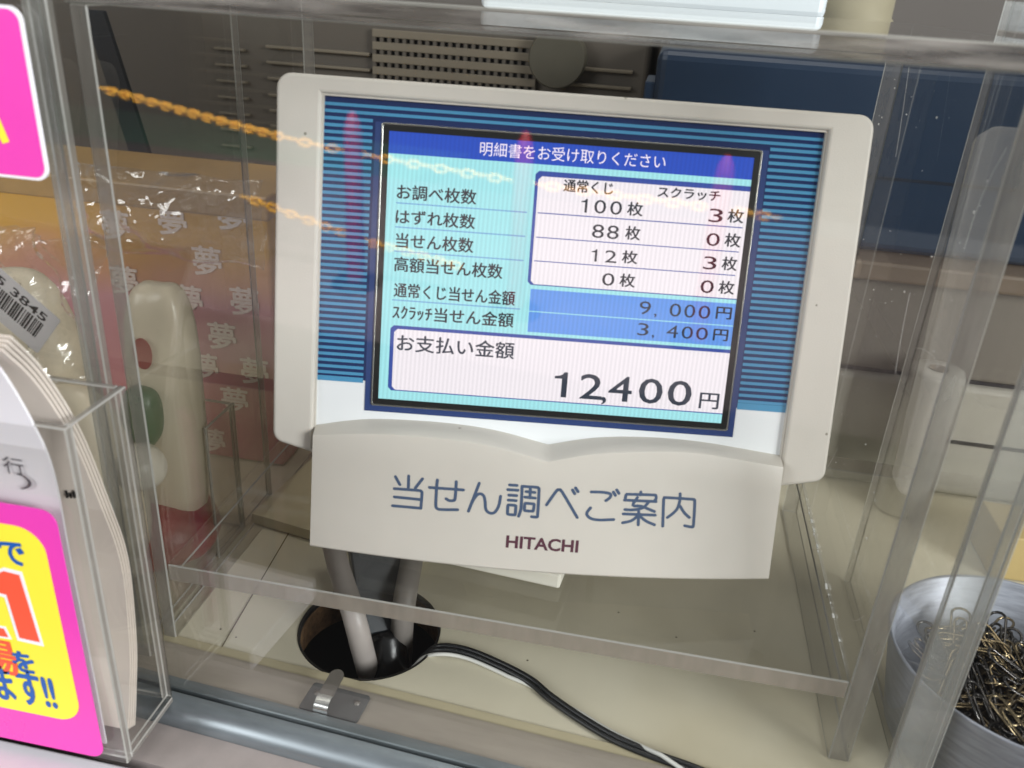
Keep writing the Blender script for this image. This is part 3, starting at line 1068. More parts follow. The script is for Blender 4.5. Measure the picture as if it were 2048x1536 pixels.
tube('black_wire', [q + o * 0.0012 - cl + Vector((0, 0, .0003)) for q, o in zip(cpath, offs)], 0.00135, M_CORD, cord, 10)
tube('black_wire', [q - o * 0.0012 - cl for q, o in zip(cpath, offs)], 0.00135, M_CORD, cord, 10)
wp = []
for i, (q, o) in enumerate(zip(cpath, offs)):
    f = i / (n - 1)
    side = -0.0034 + 0.0068 * min(1, max(0, (f - 0.40) / 0.22))
    if f > 0.76:
        side = 0.0034 - 0.0068 * min(1, (f - 0.76) / 0.14)
    wp.append(q + o * side - cl + Vector((0, 0, -0.0006 + 0.0030 * max(0, 1 - abs(f - 0.84) / 0.08) - 0.0004 * (f < .6))))
tube('white_wire', wp, 0.0010, M_CORDW, cord, 8)

# ------------------------------------------------------------------ cup of paper clips
CU = (0.4005, 0.0295)
cup = empty('clip_cup', (CU[0], CU[1], 0))
tag(cup, 'blue-grey scratched metal cup holding paper clips beside the acrylic case', 'cup')
M_CUP = pmat('brushed_cup_metal', srgb(166, 170, 180), 0.42, metal=0.25, noise=0.3, nscale=60, stretch=(1, 1, 9))
lathe('cup_body', [(0, 0.0006), (0.048, 0.0006), (0.050, 0.002), (0.0585, 0.0495), (0.0592, 0.0508), (0.0586, 0.0516), (0.0574, 0.0505), (0.0490, 0.004), (0, 0.004)], M_CUP, cup, 72)
M_CLIP = pmat('clip_steel_warm', srgb(140, 126, 100), 0.22, metal=1.0)
M_CLIP2 = pmat('clip_steel_grey', srgb(84, 82, 80), 0.25, metal=1.0)


def arcp(cx, cy, r, a0, a1, n=6):
    return [(cx + r * math.cos(R(a0 + (a1 - a0) * i / n)), cy + r * math.sin(R(a0 + (a1 - a0) * i / n))) for i in range(n + 1)]


def clip_mesh(name, mat):
    # one bent wire: outer loop, inner loop, free ends
    P = [(-0.0085, 0.0026)] + [(0.0075, 0.0026)]
    P = [(-0.006, 0.0035), (0.0095, 0.0035)] + arcp(0.0098, 0.0, 0.0035, 80, -80) + [(-0.0095, -0.0035)] + arcp(-0.0098, -0.0006, 0.0029, 270, 100) + [(0.0055, 0.0022)] + arcp(0.0058, 0.0, 0.0022, 80, -80) + [(-0.0040, -0.0022)]
    bm = bmesh.new()
    bm_tube(bm, [(x, y, 0.0004 * math.sin(x * 300)) for x, y in P], 0.00058, 5)
    me = bpy.data.meshes.new(name)
    bm.to_mesh(me)
    bm.free()
    for p in me.polygons:
        p.use_smooth = True
    me.materials.append(mat)
    return me


cm = [clip_mesh('paper_clip', M_CLIP), clip_mesh('paper_clip', M_CLIP2)]
for i in range(190):
    o = bpy.data.objects.new('paper_clip', cm[0 if random.random() < .55 else 1])
    COL.objects.link(o)
    rad = 0.037 * math.sqrt(random.random())
    an = random.random() * 6.283
    z = 0.016 + 0.021 * (i / 190) + 0.004 * (1 - rad / .044)
    o.location = (CU[0] + rad * math.cos(an), CU[1] + rad * math.sin(an), z)
    o.scale = (1.2, 1.2, 1.2)
    o.rotation_euler = Euler((random.gauss(0, .35), random.gauss(0, .28), random.random() * 6.283))
    tag(o, 'steel wire paper clip in the heap inside the metal cup', 'paper clip', 'paper clips in the cup')
# dark bed of deeper clips, uncountable
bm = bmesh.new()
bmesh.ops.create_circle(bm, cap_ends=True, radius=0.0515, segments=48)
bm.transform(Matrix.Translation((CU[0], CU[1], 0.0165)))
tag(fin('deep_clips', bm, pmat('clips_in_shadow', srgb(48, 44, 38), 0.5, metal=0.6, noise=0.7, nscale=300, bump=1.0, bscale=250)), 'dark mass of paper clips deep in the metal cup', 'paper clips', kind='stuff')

# clear dividers standing next to the case
def divider(name, label, u0, u1, v, y, depth, side):
    a, b = ay(u0, v, y), ay(u1, v, y)
    o = empty(name, (a.x, y, 0))
    tag(o, label, 'divider')
    w = b.x - a.x
    sheet('front_strip', 0, w, 0, 0.004, 0.0003, 0.40, [ACF, ACE, ACB], o)
    x0 = w if side > 0 else 0
    sheet('side_sheet', x0 - .004 if side > 0 else x0, x0 if side > 0 else x0 + .004, 0.0042, depth, 0.0003, 0.40, [ACR, ACE, ACB], o)
    return o


divider('acrylic_divider', 'clear acrylic upright between the display case and the paper clip cup', 1776, 1866, 1536, -0.022, 0.16, 1)
divider('acrylic_divider', 'clear acrylic upright between the wrapped goods and the left side of the case', 113, 160, 430, -0.016, 0.15, -1)

# ------------------------------------------------------------------ leaflet holder outside the glass
hold = empty('leaflet_holder', (0.0245, -0.056, 0.003))
tag(hold, 'clear acrylic leaflet holder standing on the sill outside the window', 'leaflet holder')
HL = Vector(hold.location)


def hs(name, x0, x1, y0, y1, z0, z1):
    o = sheet(name, x0 - HL.x, x1 - HL.x, y0 - HL.y, y1 - HL.y, z0 - HL.z, z1 - HL.z, [ACR, ACE, ACB], hold, 0.0005)
    return o


hs('side_panel', 0.0216, 0.0246, -0.0725, -0.0400, 0.0062, 0.1630)
hs('front_panel', -0.16, 0.0246, -0.0757, -0.0727, 0.0031, 0.1630)
hs('floor_panel', -0.16, 0.0246, -0.0725, -0.0400, 0.0031, 0.0060)
hs('back_panel', -0.16, 0.0214, -0.0428, -0.0400, 0.0062, 0.1630)


def leaflet(name, label, yz, x1, th, mat, dx=0.0, group='leaflets in the holder'):
    P = spline([(0, y, z) for y, z in yz], 6)
    bm = bmesh.new()
    n = len(P)
    A, B = [], []
    for i, q in enumerate(P):
        t = (P[min(i + 1, n - 1)] - P[max(i - 1, 0)]).normalized()
        nr = Vector((0, -t.z, t.y)) * th * .5
        xr = x1 + dx * (i / n) + 0.0002 * math.sin(i * .35)
        A.append((bm.verts.new(q + nr + Vector((-0.15, 0, 0))), bm.verts.new(q + nr + Vector((xr, 0, 0)))))
        B.append((bm.verts.new(q - nr + Vector((-0.15, 0, 0))), bm.verts.new(q - nr + Vector((xr, 0, 0)))))
    for i in range(n - 1):
        bm.faces.new((A[i][0], A[i][1], A[i + 1][1], A[i + 1][0]))
        bm.faces.new((B[i][0], B[i][1], B[i + 1][1], B[i + 1][0]))
        bm.faces.new((A[i][1], B[i][1], B[i + 1][1], A[i + 1][1]))
        bm.faces.new((A[i][0], B[i][0], B[i + 1][0], A[i + 1][0]))
    bm.faces.new((A[0][0], A[0][1], B[0][1], B[0][0]))
    bm.faces.new((A[-1][0], A[-1][1], B[-1][1], B[-1][0]))
    o = fin(name, bm, mat, None, True)
    o.data.set_sharp_from_angle(angle=R(40))
    return tag(o, label, 'leaflet', group)


M_PAP = pmat('leaflet_paper', srgb(236, 226, 214), 0.6, noise=0.03)
M_PAPW = pmat('leaflet_white', srgb(240, 238, 242), 0.5)
base = [(-0.0600, 0.0075), (-0.0555, 0.024), (-0.0500, 0.0446), (-0.0470, 0.0752), (-0.0478, 0.0955), (-0.0515, 0.116), (-0.0580, 0.1438), (-0.0650, 0.1649), (-0.0740, 0.1849), (-0.0840, 0.1995)]
descs = ['rearmost beige leaflet bowing out of the holder', 'second beige leaflet from the back of the holder', 'middle beige leaflet bowed in the holder', 'beige leaflet just behind the white one in the holder']
for i in range(4):
    f = i / 3
    yz = [(y - .0009 * i, z - 0.0012 * i * (z / .2)) for y, z in base]
    yz[0] = (yz[0][0], 0.0075)
    lf = leaflet('leaflet', descs[i], yz, 0.0185 - 0.0005 * i, 0.00045, M_PAP)
    if i == 3:
        for kx, hh in enumerate((0.0034, 0.0022, 0.0034, 0.0044)):
            q = ay(135 + 7 * kx, 996, -0.0568)
            box('printed_bar', q.x - .0004, q.x + .0004, -0.0570, -0.0566, q.z, q.z + hh, M_BLACK, lf)
wl = leaflet('leaflet', 'white front leaflet bent forward over the holder front', [(-0.0712, 0.0075), (-0.0710, 0.05), (-0.0706, 0.10), (-0.0705, 0.14), (-0.0755, 0.163), (-0.0825, 0.184), (-0.0900, 0.1985)], 0.0125, 0.0009, M_PAPW)
M_THIN = pmat('thin_grey_ink', srgb(96, 90, 96), 0.6)


def ytext(name, body, u0, v0, u1, v1, y, mat, parent, bold=0.0, off=Vector((0, 0, 0))):
    a, b = ay(u0, v1, y), ay(u1, v0, y)
    w = bold * 0.012
    o = lettering(name, body, a.x + w, a.z + w, b.x - w, b.z - w, 0.0, mat, parent, facing(y))
    if bold:
        embolden(o, [Vector((w * math.cos(R(t)), -0.000012 * (i + 1), w * math.sin(R(t)))) for i, t in enumerate(range(0, 360, 60))])
    return o


ytext('printed_character', '行', 10, 918, 44, 946, -0.0719, M_THIN, wl)
ytext('printed_character', '）', 40, 950, 60, 978, -0.0719, M_THIN, wl)

# pink notice on the holder front
M_PINK = pmat('notice_pink', srgb(240, 70, 184), 0.3, noise=0.05, nscale=12)
M_YEL = pmat('notice_yellow', srgb(255, 238, 66), 0.4)
M_RED = pmat('notice_red', srgb(250, 92, 62), 0.4)
M_BLU = pmat('notice_blue', srgb(24, 92, 178), 0.4)
M_WHT = pmat('notice_white', srgb(246, 244, 248), 0.4)
YN = -0.0763
notice = prism('pink_notice', rrect(-0.110, 0.0148, 0.0050, 0.1285, 0.006, 6), 0, 0.0004, M_PINK, None, facing(YN))
tag(notice, 'pink and yellow notice card on the front of the leaflet holder', 'notice')


def yn(u, v, d=0.0):
    q = ay(u, v, YN - d)
    return (q.x, q.z)


a, b = yn(155, 1400), yn(60, 1060)
yy0 = yn(100, 1431)[1]
prism('yellow_panel', rrect(-0.105, yn(160, 1400)[0] - .0006, yy0, yn(10, 1046)[1], 0.011, 8), 0.0005, 0.0007, M_YEL, notice, facing(YN))
NT = YN - 0.0009
ytext('notice_text', 'で', 6, 1087, 44, 1126, NT, M_BLU, notice, 0.03)
ytext('notice_text', 'す', -38, 1083, 0, 1122, NT, M_BLU, notice, 0.03)
one = [(-6, 1140), (10, 1132), (47, 1141), (91, 1290), (38, 1278), (12, 1192), (-6, 1187)]
cxx = sum(p[0] for p in one) / 7
cyy = sum(p[1] for p in one) / 7
bm = bmesh.new()
M_ = facing(YN)
o1 = [(yn(u, v)) for u, v in one]
prism('numeral_outline', o1, 0.0008, 0.0009, M_WHT, notice, M_)
one_in = [(-4, 1146), (11, 1139), (42, 1147), (83, 1281), (43, 1272), (17, 1186), (-4, 1181)]
prism('numeral_one', [yn(u, v) for u, v in one_in], 0.0010, 0.0011, M_RED, notice, M_)
prism('numeral_dot_outline', [yn(u, v) for u, v in ((-10, 1247), (14, 1250), (27, 1276), (0, 1272))], 0.0008, 0.0009, M_WHT, notice, M_)
prism('numeral_dot', [yn(u, v) for u, v in ((-6, 1251), (11, 1254), (20, 1271), (1, 1268))], 0.0010, 0.0011, M_RED, notice, M_)
ytext('notice_text', '場', -34, 1283, 25, 1340, NT, M_RED, notice, 0.035)
ytext('notice_text', 'を', 28, 1307, 64, 1341, NT, M_BLU, notice, 0.035)
ytext('notice_text', 'ます!!', -2, 1348, 101, 1398, NT, M_BLU, notice, 0.035)

# pink card stuck to the glass, upper left
yc = -0.0350
SY = yc - 0.0004
pc = [ay(40, 12, SY), ay(102, 362, SY)]
card = prism('pink_card', rrect(-0.075, pc[1].x + .0002, pc[1].z, pc[0].z, 0.0045, 6), 0, 0.0012, M_WHT, None, facing(SY, 0))
tag(card, 'pink card with rounded corners stuck on the window, upper left', 'sign')
card.location = (0, 0, 0)
prism('pink_print', rrect(-0.074, pc[1].x - .0007, pc[1].z + .001, pc[0].z - .001, 0.004, 6), 0.0013, 0.0014, M_PINK, card, facing(SY))
st = [ay(u, v, SY) for u, v in ((-14, 236), (2, 228), (25, 282), (12, 286))]
prism('yellow_stroke', [(q.x, q.z) for q in st], 0.0015, 0.0016, M_YEL, card, facing(SY))
ledge = prism('white_ledge', [(-0.25, -0.0715), (0.036, -0.0735), (0.036, -0.135), (-0.25, -0.125)], -0.014, -0.0015, pmat('ledge_white', srgb(222, 219, 224), 0.5, noise=0.05, nscale=30), None, bev=0.001)
tag(ledge, 'white painted ledge outside the track, under the leaflet holder', 'ledge')

# ------------------------------------------------------------------ wrapped goods to the left of the case
M_WRAP = bpy.data.materials.new('gift_wrap')
nt, N, L = nodes(M_WRAP)
pb_ = N['Principled BSDF']
tc = N.new('ShaderNodeTexCoord')
sp = N.new('ShaderNodeSeparateXYZ')
L.new(tc.outputs['Generated'], sp.inputs[0])
ns = N.new('ShaderNodeTexNoise')
ns.inputs['Scale'].default_value = 4
L.new(tc.outputs['Generated'], ns.inputs[0])
ad = N.new('ShaderNodeMath')
ad.operation = 'MULTIPLY_ADD'
ad.inputs[1].default_value = 0.25
L.new(ns.outputs[0], ad.inputs[0])
L.new(sp.outputs[2], ad.inputs[2])
rp = N.new('ShaderNodeValToRGB')
rp.color_ramp.elements[0].position = 0.75
rp.color_ramp.elements[0].color = srgb(206, 150, 156)
rp.color_ramp.elements[1].position = 0.95
rp.color_ramp.elements[1].color = srgb(206, 158, 62)
e = rp.color_ramp.elements.new(0.3)
e.color = srgb(190, 112, 120)
L.new(ad.outputs[0], rp.inputs[0])
L.new(rp.outputs[0], pb_.inputs['Base Color'])
pb_.inputs['Roughness'].default_value = 0.35
M_GOLD = pmat('wrap_gold', srgb(170, 136, 80), 0.4, noise=0.2, nscale=20)
M_PRINT = pmat('wrap_print', srgb(240, 224, 214), 0.5)
M_CREAM = pmat('cream_vinyl', srgb(220, 208, 184), 0.3, noise=0.12, nscale=15, bump=0.7, bscale=45)
M_REDV = pmat('red_vinyl', srgb(150, 40, 40), 0.35, noise=0.2, nscale=20)
M_GREENV = pmat('green_vinyl', srgb(40, 84, 48), 0.4, noise=0.2, nscale=20)
M_WHV = pmat('white_vinyl', srgb(222, 216, 202), 0.3)

YB = 0.168
gz_ = ay(300, 380, YB).z
gb = empty('gift_box', (-0.10, 0.17, 0.0))
tag(gb, 'gold and pink wrapped box printed with dream characters, left of the case', 'box')
x1_ = ay(548, 600, YB).x
x1_ = min(x1_, -0.0085)
box('box_body', -0.30 + .10, x1_ + .10, YB - .17, 0.25 - .17, 0.0005, gz_, M_WRAP, gb, 0.003, 3)
box('box_lid', -0.302 + .10, x1_ + .1003, YB - .1716, 0.2516 - .17, gz_ - 0.0155 + 0.004, gz_ + 0.0035, M_GOLD, gb, 0.0015, 2)
for (u, v) in ((345, 440), (465, 430), (232, 450), (415, 522), (490, 603), (378, 598), (445, 672), (410, 732), (510, 742), (362, 792), (470, 800), (300, 640), (330, 870), (425, 880), (250, 560)):
    q = ay(u, v, YB)
    if q.x + .009 > x1_ or q.z < .006:
        continue
    sz = 0.0092
    dc = lettering('print_dream_character', '夢', q.x - sz + .10, q.z - sz, q.x + sz + .10, q.z + sz, 0.0, M_PRINT, gb, Matrix.Translation((0, YB - .17 - .0006, 0)) @ facing(0))
    embolden(dc, [Vector((0.00045 * math.cos(R(t)), -0.00002 * (i + 1), 0.00045 * math.sin(R(t)))) for i, t in enumerate(range(0, 360, 60))])


def pouch(name, label, cat, c, r, mat, tilt=(0, 0, 0), power=2.4, parent=None):
    """soft rounded body: superellipsoid"""
    bm = bmesh.new()
    bmesh.ops.create_uvsphere(bm, u_segments=32, v_segments=20, radius=1)
    for v in bm.verts:
        s = (abs(v.co.x) ** power + abs(v.co.y) ** power + abs(v.co.z) ** power) ** (-1 / power)
        v.co *= s
        v.co += v.co * 0.03 * math.sin(v.co.z * 5 + v.co.x * 3)
        v.co.x *= r[0]
        v.co.y *= r[1]
        v.co.z *= r[2]
    o = fin(name, bm, mat, parent, True)
    o.location = c
    o.rotation_euler = tilt
    if label:
        tag(o, label, cat)
    return o


q = ay(302, 660, 0.060)
cv = pouch('cream_pouch', 'tall cream rounded pouch with a red spot, in front of the gift box', 'pouch', (-0.030, 0.066, 0.083), (0.0185, 0.014, 0.083), M_CREAM, (0, R(3), 0), 3.2)
s_ = prism('red_spot', [(0.0052 * math.cos(R(t)), 0.0085 * math.sin(R(t))) for t in range(0, 360, 20)], 0, 0.0005, M_REDV, cv, Matrix.Translation((-0.002, -0.0146, 0.048)) @ Matrix.Rotation(R(90), 4, 'X'))
pouch('white_capsule', 'white glossy ball lying low behind the leaflet holder', 'ball', ay(280, 935, 0.030), (0.0125, 0.0125, 0.0125), M_WHV, (0.3, 0.2, 0), 2.0)
pouch('green_pouch', 'dark green pouch wedged beside the left case wall', 'pouch', ay(298, 838, 0.045) + Vector((-.004, 0, 0)), (0.010, 0.009, 0.018), M_GREENV, (0, R(8), 0), 2.6)
pouch('red_bag', 'crumpled red bag on the counter beside the left case wall', 'bag', (-0.048, 0.058, 0.021), (0.040, 0.030, 0.0205), M_REDV, (0, 0, R(15)), 2.6)
pouch('cream_bundle', 'cream soft bundle under the clear bag, far left', 'bundle', (-0.058, 0.030, 0.060), (0.030, 0.018, 0.060), M_CREAM, (0, R(-4), 0), 2.6)
pouch('yellow_bundle', 'yellow and white soft bundle behind the clear bag, far left', 'bundle', (-0.100, 0.060, 0.085), (0.030, 0.022, 0.082), pmat('yellow_soft', srgb(206, 194, 170), 0.5, noise=0.3, nscale=30), (0, 0, 0), 2.4)

# clear bag with a price label
bm = bmesh.new()
nu, nv = 22, 26
grid = []
A_, B_ = ay(-40, 455, 0.004), ay(205, 780, 0.004)
for j in range(nv + 1):
    row = []
    for i in range(nu + 1):
        u, v = i / nu, j / nv
        x = A_.x + (B_.x - A_.x) * u + 0.010 * (v - .5)
        z = B_.z + (A_.z - B_.z) * v
        y = 0.004 + 0.012 * abs(u - .5) + 0.004 * math.sin(u * 9 + v * 5) + 0.003 * math.sin(v * 14 - u * 4) + 0.0018 * math.sin(u * 31 + v * 23)
        row.append(bm.verts.new((x, y, z)))
    grid.append(row)
for j in range(nv):
    for i in range(nu):
        bm.faces.new((grid[j][i], grid[j][i + 1], grid[j + 1][i + 1], grid[j + 1][i]))
bag = fin('clear_bag', bm, FILM, None, True)
sm = bag.modifiers.new('thickness', 'SOLIDIFY')
sm.thickness = 0.0003
tag(bag, 'crinkled clear plastic bag with a barcode label behind the glass', 'bag')
ml = Matrix.Translation(ay(18, 605, -0.006)) @ facing(0) @ Matrix.Rotation(R(-40), 4, 'Z')
lab = prism('barcode_label', rrect(-0.021, 0.021, -0.011, 0.011, 0.0008, 2), 0, 0.0003, pmat('label_grey', srgb(176, 172, 170), 0.6, noise=0.06), bag, ml)
x = -0.017
bm = bmesh.new()
while x < 0.017:
    w = random.choice((0.0003, 0.0005, 0.0008))
    bm.faces.new([bm.verts.new(ml @ Vector(c)) for c in ((x, -0.005, .0005), (x + w, -0.005, .0005), (x + w, 0.0035, .0005), (x, 0.0035, .0005))])
    x += w + random.choice((0.0004, 0.0006, 0.0009))
fin('barcode_bars', bm, pmat('label_black', srgb(24, 24, 26), 0.6), lab)
lettering('label_digits', '25 3845', -0.014, 0.0045, 0.016, 0.0085, .0005, bpy.data.materials['label_black'], lab, ml, 0.01)

# cellophane pillow over the gift box
bm = bmesh.new()
grid = []
A_, B_ = ay(130, 330, 0.085), ay(520, 545, 0.085)
for j in range(17):
    row = []
    for i in range(29):
        u, v = i / 28, j / 16
        y = 0.092 - 0.016 * math.sin(math.pi * u) * math.sin(math.pi * v) + 0.0022 * math.sin(u * 17 + v * 9) + 0.0016 * math.sin(v * 21 - u * 13)
        row.append(bm.verts.new((A_.x + (B_.x - A_.x) * u, y, B_.z + (A_.z - B_.z) * v)))
    grid.append(row)
for j in range(16):
    for i in range(28):
        bm.faces.new((grid[j][i], grid[j][i + 1], grid[j + 1][i + 1], grid[j + 1][i]))
cel = fin('cellophane_wrap', bm, FILM, None, True)
sm = cel.modifiers.new('thickness', 'SOLIDIFY')
sm.thickness = 0.0003
tag(cel, 'shiny cellophane wrapping bulging in front of the gift box', 'wrapping')

# small empty acrylic stand between the goods and the case wall
st_ = empty('acrylic_stand', (-0.022, 0.085, 0))
tag(st_, 'small empty clear acrylic stand beside the left case wall', 'stand')
sheet('back_sheet', -0.006, 0.012, 0.010, 0.0125, 0.0004, 0.085, ACRYL, st_)
sheet('side_sheet', 0.0122, 0.0142, -0.02, 0.0125, 0.0004, 0.085, ACRYL, st_)

# ------------------------------------------------------------------ machines behind
M_MACH = pmat('machine_taupe', srgb(82, 75, 66), 0.55, noise=0.08, nscale=12)
M_SLAT = pmat('machine_slat', srgb(110, 101, 86), 0.45, noise=0.08, nscale=20)
M_VOID = pmat('vent_void', srgb(12, 13, 18), 0.8)
YM = 0.42
mach = empty('vented_machine', (-0.1, 0.5, 0))
tag(mach, 'grey-brown machine with louvres and a square-holed grille behind the display', 'machine')
mo = Vector(mach.location)
xl, xr = -0.60, ay(1300, 120, YM).x
box('body', xl - mo.x, xr - mo.x, YM - mo.y, 0.80 - mo.y, 0.0005, 0.2925, M_MACH, mach, 0.004, 3)
zr = [ay(600, v, YM).z for v in (97, 128, 160, 193, 224, 255)]
xs0 = ay(538, 120, YM).x
gx0, gx1 = ay(752, 100, YM).x, ay(1074, 100, YM).x
for i, z in enumerate(zr):
    box('louvre', xs0 - mo.x, gx0 - .004 - mo.x, YM - .006 - mo.y, YM - .0002 - mo.y, z - 0.0012, z + 0.0012, M_SLAT, mach, 0.0006, 2)
    box('louvre', gx1 + .004 - mo.x, xr - .012 - mo.x, YM - .006 - mo.y, YM - .0002 - mo.y, z - 0.0012 + .002, z + 0.0012 + .002, M_SLAT, mach, 0.0006, 2)
xs1, xs2 = ay(442, 200, YM).x, ay(500, 200, YM).x
for i in range(9):
    z = ay(470, 98 + 32 * i, YM).z
    box('louvre', xs1 - mo.x, xs2 - mo.x, YM - .006 - mo.y, YM - .0002 - mo.y, z - 0.0010, z + 0.0010, M_SLAT, mach, 0.0005, 2)
zt, zb = ay(900, 76, YM).z, ay(900, 176, YM).z
gr = box('grille', gx0 - mo.x, gx1 - mo.x, YM - .0016 - mo.y, YM - .0003 - mo.y, zb, zt, M_VOID, mach)
nb = 21
for i in range(nb + 1):
    x = gx0 + (gx1 - gx0) * i / nb
    box('grille_bar', x - .0014 - mo.x, x + .0014 - mo.x, YM - .0050 - mo.y, YM - .0018 - mo.y, zb, zt, M_MACH, gr)
for i in range(5):
    z = zb + (zt - zb) * i / 4
    box('grille_bar', gx0 - .0014 - mo.x, gx1 + .0014 - mo.x, YM - .0058 - mo.y, YM - .0020 - mo.y, z - .0030, z + .0030, M_SLAT, gr, 0.0004, 1)
kp = ay(1112, 118, YM - .02)
kn = lathe('round_knob', [(0, 0.0), (0.0215, 0.0), (0.0225, 0.002), (0.0225, 0.016)], pmat('knob_olive', srgb(74, 70, 58), 0.5, noise=0.1), mach, 40, M=Matrix.Translation(Vector((kp.x, YM - .0165, kp.z)) - mo) @ Matrix.Rotation(R(-90), 4, 'X'))
kn.data.set_sharp_from_angle(angle=R(35))
ps = [ay(192, 20, 0.30), ay(386, 365, 0.30)]
stp = prism('black_strap', [(ps[0].x - .008, ps[0].z), (ps[0].x + .008, ps[0].z), (ps[1].x + .0085, 0.001), (ps[1].x - .0085, 0.001)], 0, 0.004, pmat('strap_black', srgb(26, 26, 28), 0.6), None, facing(0.30))
tag(stp, 'black diagonal bar leaning in front of the vented machine', 'bar')

M_BLUEM = pmat('blue_machine_paint', srgb(10, 36, 60), 0.42, noise=0.05, nscale=10)
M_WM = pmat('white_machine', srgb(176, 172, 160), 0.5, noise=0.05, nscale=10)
M_LED = pmat('tan_ledge', srgb(118, 104, 88), 0.5, noise=0.1)
YW = 0.262
wm = empty('counter_machine', (0.55, 0.4, 0))
tag(wm, 'pale grey counter machine with dark seams under the blue unit', 'machine')
wo = Vector(wm.location)
xw = 0.300
s1 = ay(1690, 733, YW).z
s2 = ay(1960, 885, YW).z
top_ = ay(1690, 548, YW).z
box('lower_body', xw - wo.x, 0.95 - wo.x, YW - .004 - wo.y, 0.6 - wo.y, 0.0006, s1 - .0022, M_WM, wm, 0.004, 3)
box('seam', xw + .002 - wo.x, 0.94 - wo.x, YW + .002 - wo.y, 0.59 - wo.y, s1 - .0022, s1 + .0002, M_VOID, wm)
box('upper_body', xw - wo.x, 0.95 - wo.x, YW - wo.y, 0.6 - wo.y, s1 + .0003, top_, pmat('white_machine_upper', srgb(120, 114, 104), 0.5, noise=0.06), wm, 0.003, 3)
box('ledge', xw - .004 - wo.x, 0.95 - wo.x, YW - .010 - wo.y, 0.6 - wo.y, top_ + .0002, top_ + .0125, M_LED, wm, 0.002, 2)
xq = ay(1880, 880, YW - .004).x
box('drawer_slot', xq - wo.x, 0.93 - wo.x, YW - .0052 - wo.y, YW - .0041 - wo.y, s2 - .0012, s2 + .0012, M_VOID, wm)
bu = empty('blue_unit', (0.5, 0.5, top_ + .0127))
tag(bu, 'dark blue machine unit standing on the pale machine, behind the display right side', 'machine')
bo = Vector(bu.location)
yb = 0.275
xb = ay(1312, 140, yb).x
zt_ = ay(1400, 104, yb).z
box('body', xb - bo.x, 0.95 - bo.x, yb - bo.y, 0.72 - bo.y, 0.0, zt_ - bo.z, M_BLUEM, bu, 0.006, 3)
zz = ay(1750, 355, yb).z - bo.z
box('panel_line', xb + .10 - bo.x, 0.94 - bo.x, yb - .0006 - bo.y, yb + .0006 - bo.y, zz - .0010, zz + .0010, M_VOID, bu)
box('side_bracket', xb - .006 - bo.x, xb + .004 - bo.x, yb + .004 - bo.y, yb + .05 - bo.y, ay(1310, 215, yb).z - bo.z, ay(1310, 165, yb).z - bo.z, M_BLUEM, bu, 0.001, 2)

ro = empty('paper_roll', (0.3990, 0.232, 0))
tag(ro, 'upright white paper roll on the counter behind the right case wall', 'paper roll')
lathe('roll_body', [(0, 0.0004), (0.0125, 0.0004), (0.0155, 0.002), (0.0165, 0.100), (0.0155, 0.104), (0.006, 0.104)], pmat('roll_white', srgb(206, 202, 192), 0.6), ro, 32)
lathe('roll_core', [(0.006, 0.1045), (0.0052, 0.1045), (0.0052, 0.098), (0, 0.098)], M_LED, ro, 24)

tray = empty('white_tray', (0.2, 0.46, 0.293))
tag(tray, 'flat white tray lying on top of the vented machine', 'tray')
t0, t1 = ay(960, 2, 0.44), ay(1648, 46, 0.44)
zt0 = 0.2940
box('tray_body', t0.x - .2, t1.x - .2, -0.02, 0.14, zt0 - .293, zt0 + .022 - .293, pmat('tray_white', srgb(226, 234, 236), 0.4), tray, 0.006, 3)
box('tray_foot', t0.x + .03 - .2, t0.x + .06 - .2, -0.01, 0.10, -0.0002, 0.0008, M_DARK, tray)
can = empty('beige_canister', (0, 0, 0))
cc = ay(1710, 40, 0.60)
can.location = (cc.x, 0.60, zt_ + .0003)
tag(can, 'beige ringed canister standing on the blue unit', 'canister')
M_CAN = pmat('canister_beige', srgb(150, 142, 116), 0.5, noise=0.06)
lathe('canister_body', [(0, 0), (0.032, 0), (0.033, 0.002), (0.033, 0.009), (0.0315, 0.010), (0.0315, 0.012), (0.033, 0.013), (0.033, 0.019), (0.031, 0.021), (0.031, 0.10), (0, 0.10)], M_CAN, can, 40)

yb_ = ay(2040, 1080, 0.17)
ybx = box('ochre_box', yb_.x - .012, yb_.x + .12, 0.165, 0.205, 0.0005, 0.030, pmat('ochre_card', srgb(186, 164, 112), 0.6, noise=0.1), None, 0.001)
tag(ybx, 'low ochre card box on the counter behind the metal cup', 'box')
stm = lathe('dark_knob', [(0, 0.0), (0.012, 0.0), (0.0135, 0.004), (0.0135, 0.03), (0.011, 0.036), (0, 0.037)], pmat('knob_dark_grey', srgb(58, 56, 56), 0.5), None, 32)
kq = az(2052, 1530, 0.030)
stm.location = (kq.x + .004, kq.y - .006, 0.0022)
tag(stm, 'dark grey round knob at the lower right corner in front of the cup', 'knob')

wallb = box('back_wall', -1.2, 1.6, 0.87, 0.90, -0.5, 0.9, pmat('back_wall_grey', srgb(92, 86, 80), 0.8, noise=0.05), None)
tag(wallb, kind='structure')

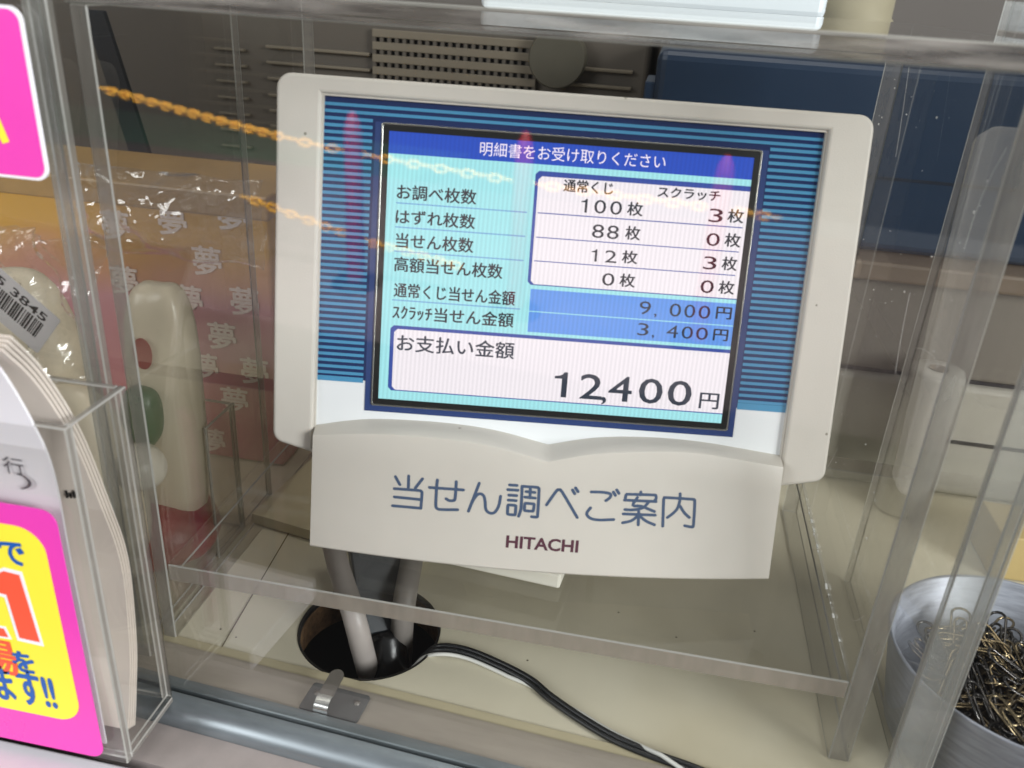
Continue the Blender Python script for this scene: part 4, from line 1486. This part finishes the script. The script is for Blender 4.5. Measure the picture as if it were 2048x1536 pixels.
# ------------------------------------------------------------------ the pavement outside that the glass mirrors
GZ = -0.95
pv = box('pavement', -9, 7, -5.05, -2.46, GZ - .1, GZ, pmat('pavement_grey', srgb(108, 97, 98), 0.8, noise=0.12, nscale=3), None)
tag(pv, kind='structure')
shade_ = box('near_ground_shade', -6, 6, -2.45, 0.9, GZ - .1, GZ + .004, pmat('shaded_ground_dark', srgb(34, 32, 32), 0.9, noise=0.2, nscale=8), None)  # added dark ground by the window, the viewer's shade put into its colour
tag(shade_, kind='structure')
gl_ = box('green_kerb_strip', -12, -2.2, -6.15, -5.06, GZ - .1, GZ + .006, pmat('green_paint', srgb(72, 112, 92), 0.8, noise=0.15, nscale=4), None)
tag(gl_, kind='structure')
rd = box('road', -40, 30, -45, -6.16, GZ - .15, GZ - .05, pmat('asphalt', srgb(46, 43, 41), 0.85, noise=0.2, nscale=3), None)
tag(rd, kind='structure')
M_POST = pmat('post_red', srgb(140, 4, 32), 0.6)
for i, (px, lab_) in enumerate(((-1.50, 'red bollard mirrored on the left stripes of the display'), (-0.76, 'red bollard mirrored above the middle of the screen'), (0.0, 'red bollard mirrored at the upper right of the screen'))):
    po = empty('red_bollard', (px, -3.0, GZ))
    tag(po, lab_, 'bollard', 'red bollards outside')
    lathe('bollard_post', [(0.040, 0.02), (0.038, 0.66), (0.030, 0.70), (0.012, 0.735), (0, 0.74)], M_POST, po, 20)
    lathe('bollard_base', [(0, 0.03), (0.10, 0.025), (0.11, 0.0)], pmat('bollard_base_black', srgb(40, 36, 36), 0.6), po, 24)
bm = bmesh.new()
lk = arcp(0.014, 0, 0.013, 90, -90, 5) + arcp(-0.014, 0, 0.013, 270, 90, 5)
bm_tube(bm, [(x, y, 0) for x, y in lk], 0.0066, 6, True)
lme = bpy.data.meshes.new('link')
bm.to_mesh(lme)
bm.free()
for p in lme.polygons:
    p.use_smooth = True
lme.materials.append(pmat('chain_yellow', srgb(240, 176, 52), 0.45))


def chain(P, label):
    path = spline(P, 30)
    o = empty('plastic_chain', path[len(path) // 2])
    tag(o, label, 'chain', 'yellow chains outside')
    base_ = Vector(o.location)
    acc, kx = 0.0, 0
    for a, b in zip(path, path[1:]):
        acc += (b - a).length
        if acc >= 0.034:
            acc = 0
            l = bpy.data.objects.new('link', lme)
            COL.objects.link(l)
            l.parent = o
            l.location = b - base_
            l.rotation_mode = 'QUATERNION'
            l.rotation_quaternion = (b - a).to_track_quat('X', 'Z') @ Euler((R(90 if kx % 2 else 0) + .5, 0, 0)).to_quaternion()
            kx += 1


YCH = -3.04
chain([(-2.80, YCH, -.245), (-1.75, YCH, -.37), (-0.83, YCH, -.415), (0.0, YCH, -.42), (0.20, YCH, -.425)], 'upper yellow plastic chain mirrored across the glass')
chain([(-2.10, YCH, -.64), (-1.50, YCH, -.752), (-1.39, YCH, -.765), (-1.05, YCH, -.80)], 'lower yellow plastic chain mirrored across the glass')
